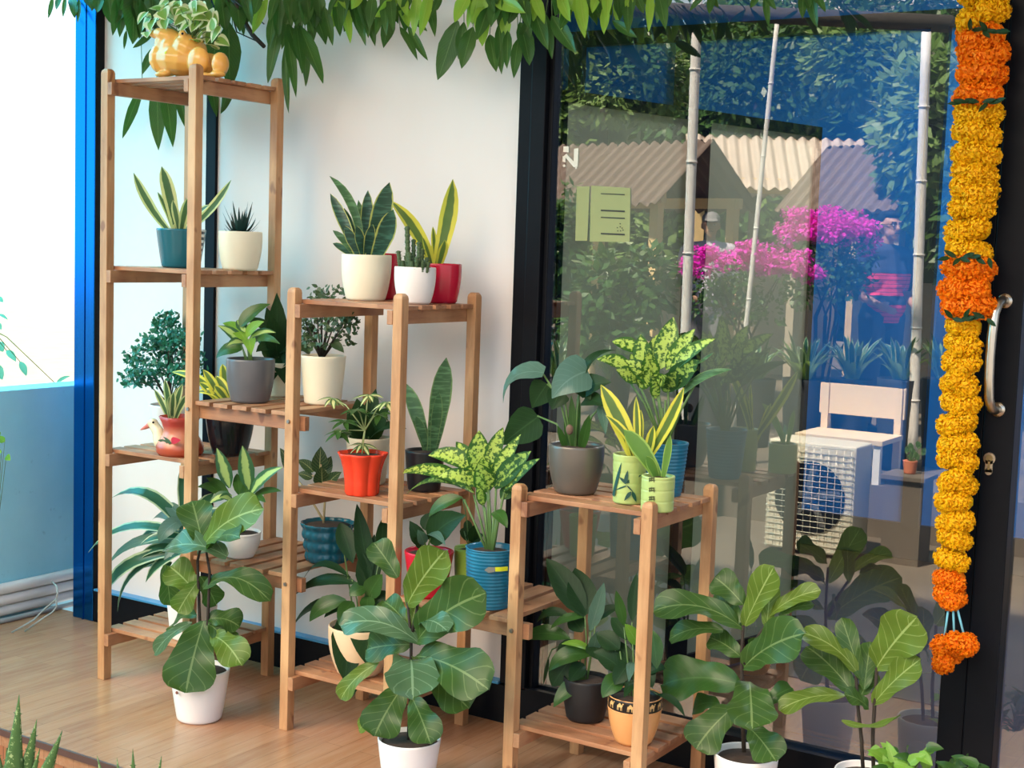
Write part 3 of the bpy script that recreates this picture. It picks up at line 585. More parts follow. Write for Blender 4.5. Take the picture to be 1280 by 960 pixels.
# -- middle tower, top shelf
T, Y, c, h, r = potted('snake_plant', 'dark snake plant in a large cream pot on top of the middle tower', 'egg', 457, 377, 320, 62, 48, .20, 1.268, CREAM)
foliage(T, Y, [(462, 325, 487, 228, 26, .85, -.02, 0), (468, 325, 492, 262, 25, .8, -.05, -.06), (457, 325, 460, 238, 17, .9, .05, 0), (453, 325, 412, 220, 12, .7, 0, .28, 1), (449, 325, 413, 242, 15, .8, 0, .04), (446, 325, 416, 288, 10, .7, -.03, .12, 1), (445, 325, 416, 304, 10, .7, -.04, .08), (450, 325, 430, 260, 11, .8, .03, .04), (452, 325, 431, 282, 14, .85, -.04, 0), (456, 325, 446, 282, 13, .85, -.05, 0), (458, 325, 466, 280, 14, .8, -.05), (460, 325, 448, 250, 12, .8, .06, .0, 1)], [L_SNK, L_SNKG], 'snake')
RED = plain('crimson glazed pot', (.50, .008, .035), .22, 0, .06)
T, Y, c, h, r = potted('potted_cutting', 'crimson pot mostly hidden between the large cream pot and the white cactus pot', 'egg', 476, 374, 317, 46, 36, .325, 1.268, RED)
m = MB(); m.tube([c, c+Vector((.002, 0, .03))], .003, .002); m.build('stems', BARK, T)
T, Y, c, h, r = potted('cactus', 'small clustered column cactus in a white pot on top of the middle tower', 'egg', 518, 381, 335, 52, 39, .165, 1.268, WHITEP)
m = MB()
for x, y, w, d in ((509, 284, 7, 0), (524, 303, 6.5, -.02), (517, 300, 6, .02), (498, 314, 6, -.01), (534, 322, 6, 0), (528, 312, 6, .02), (512, 316, 6.5, -.03), (503, 326, 6, -.03), (521, 322, 6, -.04), (529, 326, 5.5, -.03), (507, 320, 5, .03), (515, 327, 6, -.045), (536, 328, 4.5, -.02)):
    b = at(518+(x-518)*.85, 341, Y+d); q = at(x, y, Y+d); kk = pxm(b); n = 14
    pts = [b.lerp(q, i/n) for i in range(n+1)]; R = w/2/kk
    for i in range(n): m.ell(pts[i].lerp(pts[i+1], .5), (R*(1.05 if i % 2 else .86), R*(1.05 if i % 2 else .86), (q-b).length/n*.95), n=8)
    for i in range(26):
        tt = rnd(.1, 1); a = rnd(0, 6.28); p = b.lerp(q, tt)+Vector((math.cos(a)*R, math.sin(a)*R, 0)); m.tube([p, p+Vector((math.cos(a)*.004, math.sin(a)*.004, .001))], .0006, .0002, 3)
m.build('foliage', L_CAC, T)
T, Y, c, h, r = potted('snake_plant', 'yellow edged snake plant with two twisted leaves in a crimson pot beside the cactus', 'egg', 551, 379, 330, 50, 39, .315, 1.268, RED)
foliage(T, Y, [(541, 333, 487, 250, 23, .75, -.02, .10), (546, 333, 566, 224, 24, .75, .03, -.14), (545, 333, 541, 283, 9, .8, .02, 0), (548, 333, 556, 300, 14, .8, -.03, -.05), (540, 333, 528, 296, 10, .8, -.03, .04)], [L_SNKY], 'snake', twist=.7)
# -- middle tower, second shelf
CORAL = plain('coral red glaze', (.80, .055, .02), .2, 0, .06)
def fl_prof(h, rt, rb): return [(rb*.4, 0), (rb*.96, 0), (rb, .004), (rb*1.02, h*.3), (rb*1.12, h*.6), (rt*.86, h*.82), (rt*.97, h*.96), (rt, h), (rt-.002, h+.002), (rt-.006, h-.001), (rt*.8, h*.8)]
T, Y, c, h, r = potted('schefflera', 'cream variegated schefflera in a coral red fluted pot', 'egg', 452, 622, 567, 62, 42, .085, .719, CORAL, mod=lambda a, z: .90+.15*abs(math.cos(3.5*a+.3))**.8, profile=fl_prof)
m = MB(); st2 = [((452, 572), (455, 548), (457, 534))]
for i, (x, y, tone) in enumerate(((416, 498, 1), (431, 527, 0), (461, 494, 1), (483, 503, 1), (452, 556, 1), (446, 512, 0), (474, 518, 0), (424, 540, 0))):
    q = at(x, y, Y+(-.03 if i % 2 else .02)); st2.append(((456, 538), (456+(x-456)*.6, 538+(y-538)*.75-2), (x, y, (-.03 if i % 2 else .02))))
    for j in range(7):
        a = j*.9+i; d = Vector((math.cos(a), math.sin(a)*.8, rnd(-.75, .05))); leaf(m, q, q+d.normalized()*rnd(.038, .055), rnd(.016, .021), (d.x*.6, d.y*.6-.3, 1), 'ovate', .05, .2, mi=tone, seg=5)
m.build('foliage', [L_LILY, L_SCH], T); stems(T, st2, Y, .0022, .0014, plain('lime stem', (.30, .36, .14), .5))
T, Y, c, h, r = potted('rubber_plant', 'dark broad leaved plant in a beige pot behind the coral fluted pot', 'taper', 459, 609, 548, 55, 44, .24, .719, plain('beige pot', (.62, .55, .40), .45, 0, .04))
foliage(T, Y, [(455, 549, 446, 498, 34, .8, -.03, .03), (460, 549, 486, 510, 32, .7, 0, .1), (452, 546, 424, 548, 16, .6, -.02, .16), (456, 549, 470, 486, 26, .8, .04, 0), (454, 549, 434, 515, 24, .7, .02, .1), (462, 549, 508, 536, 18, .5, 0, .16), (456, 548, 458, 520, 26, .9, -.06, .1)], [L_DARK], 'ovate'); stems(T, [((457, 555), (456, 530)), ((459, 555), (463, 535)), ((456, 555), (450, 530))], Y, .003)
T, Y, c, h, r = potted('snake_plant', 'green snake plant with two upright leaves in a black pot on the middle tower', 'taper', 530, 611, 558, 50, 40, .26, .719, plain('black nursery pot', (.010, .012, .016), .3, 0, .2))
foliage(T, Y, [(533, 562, 507, 479, 19, .75, -.02, .08), (540, 564, 558, 447, 27, .85, 0, -.04), (536, 562, 514, 492, 12, .7, .03, .05), (541, 563, 549, 490, 14, .8, -.04, -.04), (534, 562, 520, 520, 12, .8, -.04, .05)], [L_SNKG], 'snake')
# -- middle tower, lowest shelf
T, Y, c, h, r = potted('peace_lily', 'dark drooping peace lily in an orange cream pot low in the middle tower', 'egg', 448, 864, 796, 78, 52, .13, .176, plain('pale orange cream pot', (.80, .58, .36), .35, 0, .04))
foliage(T, Y, [(438, 722, 376, 732, 14, .4, 0, .26), (447, 730, 368, 744, 20, .5, -.02, .12), (432, 750, 387, 777, 23, .6, -.05, .18, 1), (432, 752, 365, 786, 17, .5, 0, .14), (436, 756, 405, 772, 14, .5, -.03, .1), (462, 725, 446, 630, 24, .85, .02, 0), (476, 690, 480, 646, 17, .85, .06, 0), (460, 748, 478, 718, 26, .7, 0, .08, 1), (458, 735, 437, 745, 20, .6, -.04, .14, 1), (441, 762, 431, 852, 46, .9, -.10, .10), (441, 752, 424, 782, 21, .7, -.07, .14, 1), (460, 745, 458, 774, 19, .8, -.06, .12, 1), (425, 654, 441, 704, 25, .9, -.02, .06, 0), (452, 770, 466, 838, 40, .9, -.10, .08), (462, 760, 478, 800, 30, .9, -.06, .1), (464, 735, 468, 668, 24, .8, .04, 0), (450, 790, 440, 872, 28, .8, -.09, .08), (458, 740, 452, 690, 22, .8, .0, .04), (466, 760, 486, 740, 24, .7, .03, .1)], [L_DARK, L_LILY], 'lance')
stems(T, [((452, 805), (446, 750), (440, 724)), ((454, 805), (455, 750), (462, 722)), ((456, 805), (466, 740), (476, 692)), ((450, 805), (438, 760), (432, 750)), ((448, 805), (430, 690), (425, 655)), ((456, 805), (459, 760), (460, 742))], Y, .0026)
# -- right bridge shelf
T, Y, c, h, r = potted('philodendron', 'dark philodendron in a plain bright red pot between the middle and low towers', 'taper', 535, 741, 680, 62, 42, .07, .466, plain('bright red pot', (.66, .012, .035), .28, 0, .05))
foliage(T, Y, [(528, 682, 512, 651, 20, .8, -.02, .04), (537, 676, 582, 644, 40, .75, -.02, .10), (532, 670, 557, 682, 15, .5, -.05, .14, 1), (530, 680, 522, 662, 14, .8, -.05, .1, 1), (530, 662, 548, 640, 22, .7, .03, .08), (526, 684, 516, 672, 12, .8, -.04, .1)], [L_DARK, L_BLUE], 'ovate'); stems(T, [((532, 688), (530, 665)), ((534, 688), (540, 668)), ((530, 688), (520, 664))], Y, .003)
T, Y, c, h, r = potted('money_plant', 'small round leaved plant in a light green pot between red and blue pots', 'taper', 586, 738, 677, 40, 34, .17, .466, plain('light green pot', (.30, .45, .06), .4, 0, .05))
foliage(T, Y, [(590, 678, 594, 656, 14, .9, -.02), (584, 676, 578, 660, 12, .8, .02), (592, 678, 604, 668, 11, .7, 0), (586, 676, 584, 650, 12, .8, .04)], [L_DARK], 'round'); stems(T, [((588, 684), (590, 664)), ((586, 684), (580, 664)), ((587, 684), (582, 640), (578, 622))], Y, .002)
t = NT('blue ribbed glaze'); sx = t.n('ShaderNodeSeparateXYZ'); t.put(sx.inputs[0], t.obj())
BLUEP = t.base(t.mix(t.ramp(t.noise(t.obj(), 14, 3), .3, .7), (.008, .115, .21), (.015, .19, .31)), .28)
ribs = lambda a, z: 1+.014*math.sin(z*2*math.pi/.0095)
def rib_prof(h, rt, rb):
    p = [(rb*.4, 0), (rb*.96, 0)]+[(rb+(rt-rb)*(i/64)**.8, .003+(h-.005)*i/64) for i in range(65)]
    return p+[(rt+.0015, h-.002), (rt+.001, h+.002), (rt-.004, h+.002), (rt-.006, h-.002), (rt-.010, h*.82)]
T, Y, c, h, r = potted('aglaonema', 'mottled lime green aglaonema in a blue ribbed pot with a yellow tag', 'straight', 610, 764, 684, 60, 52, .085, .466, BLUEP, mod=ribs, profile=rib_prof)
foliage(T, Y, [(592, 616, 497, 592, 27, .45, -.06, .14), (591, 588, 535, 569, 27, .6, -.02, .14), (597, 592, 599, 538, 31, .9, 0, .0), (608, 584, 629, 534, 21, .8, .03, .0), (610, 615, 598, 579, 30, .85, -.05, .02), (613, 611, 651, 543, 21, .7, .02, .06), (619, 611, 664, 564, 28, .7, .01, .06, 1), (630, 614, 675, 573, 16, .6, 0, .08, 1), (578, 622, 536, 646, 19, .6, -.03, .14, 2), (604, 632, 596, 606, 14, .8, -.06), (616, 640, 634, 660, 17, .7, -.04, .14, 2), (590, 612, 506, 620, 18, .4, .02, .14), (600, 600, 570, 552, 24, .7, .04, .06), (612, 600, 612, 552, 26, .8, .05, 0), (622, 604, 640, 556, 22, .7, .05, .05, 1), (596, 608, 548, 596, 24, .6, -.06, .14), (626, 624, 648, 604, 20, .7, .04, .05, 1), (604, 608, 604, 570, 24, .9, -.03, 0)], [L_AGL, L_AGLD, L_LILY], 'lance')
stems(T, [((611, 692), (592, 618)), ((612, 692), (598, 594)), ((613, 692), (609, 590)), ((614, 692), (611, 612)), ((615, 692), (620, 612)), ((616, 692), (630, 616)), ((610, 692), (580, 624)), ((612, 692), (606, 634)), ((614, 692), (617, 642)), ((616, 692), (622, 640))], Y, .004, .003)
tagp = at(610, 714, Y-r*1.0); kk = pxm(tagp)
def on_pot(mb, pts, R): 
    vs = []
    for x, y in pts:
        p = at(x, y, Y-R); dx = p.x-c.x; q = math.asin(max(-.98, min(.98, dx/R)))
        vs.append((c.x+R*math.sin(q), Y-R*math.cos(q), p.z))
    mb.add(vs, [tuple(range(len(vs)))])
rr = c.x
m = MB(); 
for (x0, x1) in ((613.5, 617), (617, 620.5), (620.5, 625)): on_pot(m, [(x0, 716+(x0-613)*.25), (x1, 716+(x1-613)*.25), (x1, 710.5+(x1-613)*.25), (x0, 710.5+(x0-613)*.25)], r+.0035)
m.build('yellow_tag', plain('neon yellow tag', (.85, .9, .02), .5), pot_of(T), False)
m = MB(); on_pot(m, [(604, 713), (608, 717), (613, 716.5), (614, 711), (608, 709.5)], r+.003); m.build('worn_sticker', plain('grey sticker remnant', (.22, .22, .20), .6), pot_of(T), False)
# -- low tower, top shelf
T, Y, c, h, r = potted('elephant_ear', 'large dark leaved elephant ear in a warm grey pot on the low tower', 'egg', 718.5, 622, 558, 69, 50, .155, .795, GREYW)
foliage(T, Y, [(680, 466, 629, 504, 32, .35, -.02, .30, 1), (735, 464, 690, 498, 50, .75, -.07, .16, 1), (684, 480, 665, 510, 34, .9, 0, .04), (725, 488, 764, 478, 32, .7, 0, .08), (730, 500, 758, 508, 24, .7, -.03, .08), (728, 470, 770, 438, 18, .35, .06, .22), (673, 521, 627, 556, 46, .9, -.01, .02), (752, 507, 757, 543, 15, .8, -.02, .02, 1), (716, 475, 700, 455, 26, .6, .05, .1), (700, 490, 690, 512, 30, .85, -.02, .05), (726, 480, 738, 500, 26, .9, -.02, .05)], [L_DARK, L_BLUE], 'heart')
m = MB()
for l in ((718, 562, 714, 494, 11, .9, -.01, 0), (726, 562, 737, 518, 13, .8, -.02, 0), (708, 562, 697, 532, 9, .8, -.03, 0), (714, 562, 706, 520, 9, .8, .02, 0), (720, 562, 724, 490, 8, .8, .02, 0)): pleaf(m, l, Y, 'strap')
m.build('young_leaves', L_LILY, T)
stems(T, [((716, 565), (700, 500), (678, 466)), ((720, 565), (722, 500), (733, 464)), ((719, 565), (722, 510), (725, 489)), ((710, 562), (696, 530), (672, 520)), ((722, 565), (740, 520), (752, 507)), ((715, 565), (706, 500), (684, 480))], Y, .0035)
m = MB(); m.ell(at(712, 537, Y-.03), (.011, .008, .014)); m.build('spent_flower', plain('dry brown flower', (.15, .09, .06), .9, 0, .4, 80), T)
LIME = plain('lime crackle glaze', (.42, .52, .17), .3, 0, .12, 40)
seg = lambda a, z: 1-.025*max(0, 1-abs(((z+.0135) % .027)-.0135)/.0025)
def bam_prof(h, rt, rb): return [(rb*.4, 0), (rb*.95, 0)]+[(rb+(rt-rb)*i/48, .003+(h-.004)*i/48) for i in range(49)]+[(rt-.001, h+.001), (rt-.006, h+.001), (rt-.0075, h-.002), (rt-.009, h*.8)]
T, Y, c, h, r = potted('snake_plant', 'yellow edged snake plant in a lime pot painted with a dark bamboo sprig', 'straight', 785, 635, 571, 43, 39, .126, .795, LIME, mod=seg, profile=bam_prof)
foliage(T, Y, [(800, 590, 751, 481, 25, .8, -.03, .06), (800, 585, 855, 484, 16, .7, -.02, -.08), (798, 578, 795, 496, 10, .85, .0, 0), (805, 584, 817, 532, 13, .8, -.02, -.05), (796, 578, 757, 519, 11, .6, -.05, .18), (800, 570, 801, 512, 9, .8, .03, 0), (794, 580, 784, 540, 14, .8, -.03, .03)], [L_SNKY], 'snake')
m = MB()
def spr(mb, x0, y0, x1, y1, w, sh='ovate'):
    P = []
    for x, y in ((x0, y0), (x1, y1)):
        p = at(x, y, Y-r); dx = max(-.95, min(.95, (p.x-c.x)/r)); q = math.asin(dx); R = r+.0012; P.append(Vector((c.x+R*math.sin(q), Y-R*math.cos(q), p.z)))
    mid = (P[0]+P[1])/2; leaf(mb, P[0], P[1], w/pxm(P[0]), (mid.x-c.x, mid.y-Y, 0), sh, 0, 0, seg=5)
for a in ((765, 620, 777, 578, 5, 'strap'), (781, 605, 784, 588, 5), (782, 604, 795, 595, 5), (782, 604, 774, 596, 4), (783, 607, 768, 613, 2), (783, 607, 789, 616, 2), (787, 615, 780, 626, 5), (788, 615, 791, 629, 5), (768, 612, 767, 622, 3)): spr(m, *a)
m.build('painted_sprig', plain('dark green painted sprig', (.01, .06, .05), .35), pot_of(T))
T, Y, c, h, r = potted('snake_plant', 'young green snake plant in a short lime pot with small dark characters', 'straight', 821, 641, 594, 42, 41, .077, .795, LIME, mod=seg, profile=bam_prof)
foliage(T, Y, [(824, 600, 780, 537, 23, .75, -.03, .07), (828, 600, 838, 544, 10, .8, .0, -.06), (822, 600, 808, 570, 13, .7, -.04, .06)], [leafmat('lime snake leaf', (.14, .28, .05), (.10, .22, .04), None, edge=(.32, .48, .10), ew=.4, tr=.3)], 'snake')
m = MB()
for y in (599, 611.5, 622.5):
    for a in ((811, y-1, 819, y-1.5, 1.6), (813, y-2.5, 812, y+4, 1.6), (817, y-2.5, 817.5, y+4.5, 1.6), (811, y+2, 819, y+1.5, 1.4), (815, y-3, 814.5, y+3, 1.3)): spr(m, *a, 'strap')
m.build('painted_characters', plain('dark olive paint', (.05, .06, .012), .5), pot_of(T))
T, Y, c, h, r = potted('aglaonema', 'tall mottled aglaonema in a blue ribbed pot at the back of the low tower top', 'straight', 830, 617, 548, 55, 42, .295, .795, BLUEP, mod=ribs, profile=rib_prof)
foliage(T, Y, [(800, 441, 765, 427, 22, .6, 0, .1), (790, 466, 746, 449, 23, .5, 0, .12), (798, 479, 770, 462, 24, .6, -.03, .1), (805, 461, 801, 418, 25, .8, 0, .02), (826, 461, 842, 396, 31, .85, .04, 0), (815, 475, 811, 440, 24, .85, -.04, .02), (833, 462, 869, 411, 23, .75, .02, .04, 0), (837, 466, 895, 423, 20, .6, 0, .10), (834, 486, 874, 450, 30, .75, -.01, .04, 1), (851, 496, 915, 462, 15, .5, 0, .12, 2), (821, 480, 833, 470, 18, .8, -.05, 0), (821, 482, 782, 450, 25, .7, -.03, .08), (820, 498, 817, 472, 14, .8, -.05, 0), (842, 470, 862, 432, 20, .7, .03, .06, 0), (812, 462, 822, 418, 23, .8, .03, .0), (806, 476, 788, 442, 22, .8, .0, .04), (830, 490, 846, 462, 24, .8, -.03, .02, 1), (848, 482, 872, 462, 14, .6, 0, .1, 1), (800, 486, 812, 462, 20, .8, -.05, .02), (872, 455, 892, 441, 5, .6, 0, 0, 2)], [L_AGL, L_AGLD, L_SNKG], 'lance')
stems(T, [((829, 555), (812, 510), (798, 478)), ((830, 555), (818, 505), (812, 476)), ((831, 555), (826, 510), (822, 482)), ((832, 555), (836, 510), (835, 486)), ((833, 555), (842, 520), (851, 495)), ((828, 555), (806, 505), (784, 472)), ((830, 555), (824, 505), (818, 476)), ((831, 555), (832, 500)), ((834, 555), (850, 515), (868, 482)), ((829, 552), (828, 510)), ((833, 552), (838, 510))], Y, .004, .003)
# -- low tower, lowest shelf
T, Y, c, h, r = potted('peace_lily', 'peace lily in a black pot on the lowest shelf of the low tower', 'egg', 731, 909, 850, 58, 46, .185, .179, plain('matt black pot', (.012, .012, .014), .5, 0, .2))
foliage(T, Y, [(731, 770, 683, 698, 36, .9, .02, .04), (733, 768, 719, 710, 38, .9, .05, .02), (738, 788, 755, 728, 19, .8, -.03, -.04, 2), (712, 770, 671, 778, 14, .6, 0, .2), (730, 771, 688, 786, 15, .5, -.02, .12, 1), (712, 798, 650, 800, 24, .6, -.02, .12, 1), (738, 813, 702, 805, 12, .5, -.05, .12, 3), (738, 819, 686, 839, 24, .6, -.06, .22, 1), (720, 818, 690, 858, 38, .85, -.04, .08), (736, 850, 692, 884, 23, .65, -.08, .16, 1), (744, 776, 776, 758, 16, .6, .03, .12), (741, 816, 747, 789, 16, .8, -.05, 0, 2), (720, 800, 700, 830, 26, .8, -.02, .1), (740, 800, 752, 826, 28, .85, -.03, .05), (728, 790, 712, 770, 24, .8, .03, .05), (746, 812, 762, 790, 22, .8, 0, .05), (730, 830, 712, 852, 22, .8, -.06, .08), (686, 822, 679, 856, 5, .8, 0, 0)], [L_DARK, L_LILY, L_BLUE, L_BRT], 'lance')
stems(T, [((730, 858), (733, 800), (731, 770)), ((732, 858), (738, 820), (738, 790)), ((729, 858), (724, 815), (712, 798)), ((733, 858), (742, 800), (745, 776)), ((731, 858), (737, 835), (738, 818)), ((728, 858), (715, 800), (690, 812), (685, 824))], Y, .0026)
TERRA = plain('apricot glazed terracotta', (.76, .36, .13), .3, 0, .05)
t = NT('camel band glaze'); sx = t.n('ShaderNodeSeparateXYZ'); t.put(sx.inputs[0], t.obj())
band = t.math('MULTIPLY', t.math('GREATER_THAN', sx.outputs[2], .0945), t.math('LESS_THAN', sx.outputs[2], .1235))
CAMP = t.base(t.mix(band, (.76, .36, .13), (.012, .008, .006)), .3)
T, Y, c, h, r = potted('peace_lily', 'peace lily in an apricot pot with a black band of camels', 'egg', 791, 940, 874, 67, 44, .105, .179, CAMP)
zb0, zb1 = .179+.0945, .179+.1235
m = MB()
cam_out = [(-.5, 0), (-.42, 0), (-.40, .38), (-.30, .42), (-.28, 0), (-.20, 0), (-.16, .44), (.14, .44), (.16, 0), (.24, 0), (.26, .40), (.32, .42), (.34, 0), (.42, 0), (.42, .55), (.50, .62), (.56, .92), (.70, .90), (.70, 1.0), (.52, 1.06), (.44, .98), (.40, .78), (.28, .78), (.12, .98), (-.02, 1.04), (-.16, .94), (-.28, .78), (-.46, .72), (-.5, .4)]
for i in range(15):
    a0 = 2*math.pi*i/15; sc = .0175; vs = []
    for x, z in cam_out:
        zz = zb0+.005+z*sc*1.05; tt = (zz-.179)/h; R = (r*.62+(r-r*.62)*(1-(1-min(1, tt))**2.3)*1.06)
        R = (44/67*r)+(r-44/67*r)*(1-(1-min(1, tt))**2.3)*(1.0+.06*math.sin(math.pi*min(1, tt)))+.0008
        a = a0+x*sc*.95/R; vs.append((c.x+R*math.cos(a), Y+R*math.sin(a), zz))
    m.add(vs, [tuple(range(len(vs)))])
m.build('camel_band', plain('apricot camel figures', (.74, .46, .18), .4), pot_of(T), False)
m = MB()
for z in (.0925, .1245): 
    tt = z/h; R = (44/67*r)+(r-44/67*r)*(1-(1-min(1, tt))**2.3)*(1.0+.06*math.sin(math.pi*min(1, tt)))
    m.tube([(c.x+R*math.cos(a*math.pi/24), Y+R*math.sin(a*math.pi/24), .179+z) for a in range(49)], .0014, n=6)
m.build('band_edging', TERRA, pot_of(T))
foliage(T, Y, [(780, 782, 770, 738, 14, .8, -.02, 0, 1), (790, 776, 796, 716, 17, .9, .03, 0), (797, 806, 781, 780, 18, .7, -.04, .06, 3), (774, 812, 745, 792, 27, .75, 0, .08), (779, 840, 742, 815, 27, .7, -.02, .1), (779, 846, 753, 872, 26, .7, -.06, .16, 1), (790, 828, 786, 852, 12, .8, -.09, .1, 2), (796, 852, 780, 872, 14, .7, -.08, .14), (815, 788, 821, 836, 22, .8, -.02, .08, 1), (822, 868, 856, 896, 10, .6, 0, .2), (786, 830, 768, 856, 24, .85, -.04, .06), (792, 812, 806, 780, 22, .8, .03, .04), (800, 830, 816, 860, 24, .8, -.03, .08), (784, 800, 764, 772, 20, .7, .03, .08), (792, 840, 770, 800, 22, .8, .03, .04), (800, 820, 826, 800, 20, .6, .02, .12, 1), (806, 842, 832, 836, 20, .6, 0, .15)], [L_DARK, L_LILY, L_BLUE, L_BRT], 'lance')
stems(T, [((789, 882), (785, 830), (780, 784)), ((791, 882), (792, 830), (790, 778)), ((793, 882), (797, 840), (796, 808)), ((788, 882), (780, 850), (775, 814)), ((794, 882), (812, 830), (815, 790)), ((796, 882), (812, 862), (822, 868))], Y, .0026)
# -- fiddle leaf figs on the deck
GLOSSW = plain('glossy white pot', (.86, .82, .80), .25, 0, .02)
T, Y, c, h, r = potted('fiddle_leaf_fig', 'fiddle leaf fig in a white pot on the deck before the tall tower', 'taper', 249, 910, 838, 74, 54, -.075, 0, GLOSSW)
foliage(T, Y, [(255, 776, 232, 866, 66, .85, -.10, .08, 3), (266, 795, 302, 832, 42, .8, -.04, .12, 1), (260, 774, 300, 784, 36, .55, .05, .14, 0), (246, 742, 212, 708, 42, .8, -.02, .06, 1), (247, 727, 222, 766, 30, .8, -.05, .06, 1), (206, 706, 213, 756, 26, .8, .02, .06, 0), (284, 696, 203, 688, 48, .40, -.05, .12, 2), (254, 736, 338, 752, 36, .55, .03, .22, 0), (252, 686, 330, 636, 52, .75, -.03, .10, 1), (254, 682, 240, 626, 46, .85, .04, .03, 0), (240, 778, 193, 818, 20, .6, -.02, .10, 2), (262, 690, 300, 672, 34, .6, -.08, .12, 0), (262, 780, 290, 812, 34, .8, .02, .08, 0), (246, 770, 214, 786, 28, .6, .04, .12, 0), (250, 720, 270, 756, 30, .8, .06, .08, 0)], [L_FID, L_FIDY, L_FIDB, L_FID], 'fiddle', wave=.085)
stems(T, [((252, 845), (249, 760), (247, 700), (253, 676)), ((257, 845), (260, 770), (262, 715), (258, 690))], Y, .0055, .0035, BARK)
m = MB(); m.ell(at(221, 866, Y-.088), (.005, .003, .005)); m.ell(at(222, 866.5, Y-.090), (.0025, .003, .002)); m.build('water_hole', plain('rust brown hole', (.20, .05, .03), .6), pot_of(T))
T, Y, c, h, r = potted('fiddle_leaf_fig', 'fiddle leaf fig in a white pot on the deck before the middle tower', 'taper', 509.5, 1000, 926, 79, 60, -.13, 0, GLOSSW)
foliage(T, Y, [(497, 722, 467, 678, 36, .8, 0, .04, 0), (508, 758, 557, 688, 52, .7, -.04, .06, 1), (522, 800, 607, 742, 68, .8, -.02, .10, 0), (526, 806, 425, 782, 46, .55, -.08, .16, 2), (512, 806, 458, 812, 42, .8, 0, .04, 0), (474, 828, 426, 874, 27, .6, -.04, .12, 1), (513, 824, 516, 874, 68, .65, -.14, .16, 2), (520, 820, 610, 862, 66, .8, -.04, .08, 0), (526, 836, 586, 886, 50, .8, 0, .06, 0), (504, 858, 468, 920, 54, .85, -.08, .08, 0), (516, 874, 538, 930, 44, .85, -.06, .06, 0), (482, 888, 449, 912, 22, .7, .02, .06, 1), (512, 790, 520, 756, 22, .7, .03, 0, 1), (508, 780, 480, 752, 34, .7, .05, .06, 0), (524, 780, 560, 790, 34, .6, -.06, .12, 2)], [L_FID, L_FIDY, L_FIDB], 'fiddle', wave=.085)
stems(T, [((510, 935), (513, 870), (514, 800), (508, 740)), ((513, 800), (520, 770), (524, 740))], Y, .0055, .0035, BARK)
m = MB(); m.box(tuple(at(518, 908, Y-.03)), tuple(at(524, 899, Y-.028))); m.build('plant_tag', plain('white plant tag', (.7, .7, .68), .5), T, False)
T, Y, c, h, r = potted('fiddle_leaf_fig', 'tall fiddle leaf fig in a white pot right of the low tower', 'taper', 928, 1036, 934, 80, 60, .19, 0, GLOSSW)
foliage(T, Y, [(931, 782, 968, 708, 38, .8, -.02, .04, 1), (929, 756, 894, 722, 40, .75, .02, .06, 0), (958, 785, 964, 728, 26, .8, .02, 0, 1), (962, 770, 1026, 738, 27, .55, .02, .10, 1), (974, 770, 1018, 756, 16, .5, .04, .1, 0), (929, 786, 816, 764, 44, .55, -.05, .16, 0), (926, 778, 888, 750, 42, .8, .05, .06, 0), (904, 788, 836, 800, 30, .6, -.02, .12, 0), (927, 822, 888, 797, 34, .7, .04, .06, 0), (926, 856, 828, 856, 60, .7, -.02, .10, 3), (930, 834, 1006, 792, 56, .8, -.08, .08, 0), (937, 852, 940, 912, 64, .85, -.12, .06, 0), (917, 884, 870, 936, 52, .8, -.06, .08, 0), (937, 910, 970, 952, 46, .85, -.06, .06, 0), (960, 878, 990, 860, 28, .6, .05, .08, 3), (900, 880, 866, 886, 30, .7, .03, .10, 3), (935, 800, 960, 826, 32, .7, .05, .08, 3)], [L_FID, L_FIDY, L_FIDB, L_LILY], 'fiddle', wave=.085)
stems(T, [((930, 940), (928, 880), (927, 820), (930, 760)), ((931, 830), (945, 800), (958, 780))], Y, .006, .0035, BARK)
T, Y, c, h, r = potted('fiddle_leaf_fig', 'small two stemmed fiddle leaf fig in a white pot before the glass', 'taper', 1077, 1066, 957, 78, 62, .24, 0, GLOSSW)
foliage(T, Y, [(1096, 834, 1146, 772, 62, .8, -.04, .06, 1), (1072, 842, 999, 790, 32, .55, -.03, .14, 1), (1077, 850, 1052, 772, 28, .8, .02, .02, 0), (1066, 866, 1008, 808, 44, .75, .04, .08, 0), (1092, 880, 1151, 824, 36, .75, -.02, .06, 1), (1058, 870, 974, 888, 31, .5, -.06, .10, 1), (1086, 886, 1055, 868, 24, .6, -.05, .10, 0), (1052, 901, 1126, 894, 17, .35, -.08, -.10, 1), (1080, 862, 1088, 802, 28, .8, .03, 0, 0), (1076, 870, 1092, 840, 26, .8, .05, .02, 0)], [L_FID, L_FIDY], 'fiddle', wave=.085)
stems(T, [((1079, 968), (1077, 925), (1072, 880), (1070, 845)), ((1092, 968), (1091, 920), (1094, 870), (1096, 835))], Y, .005, .004, BARK)
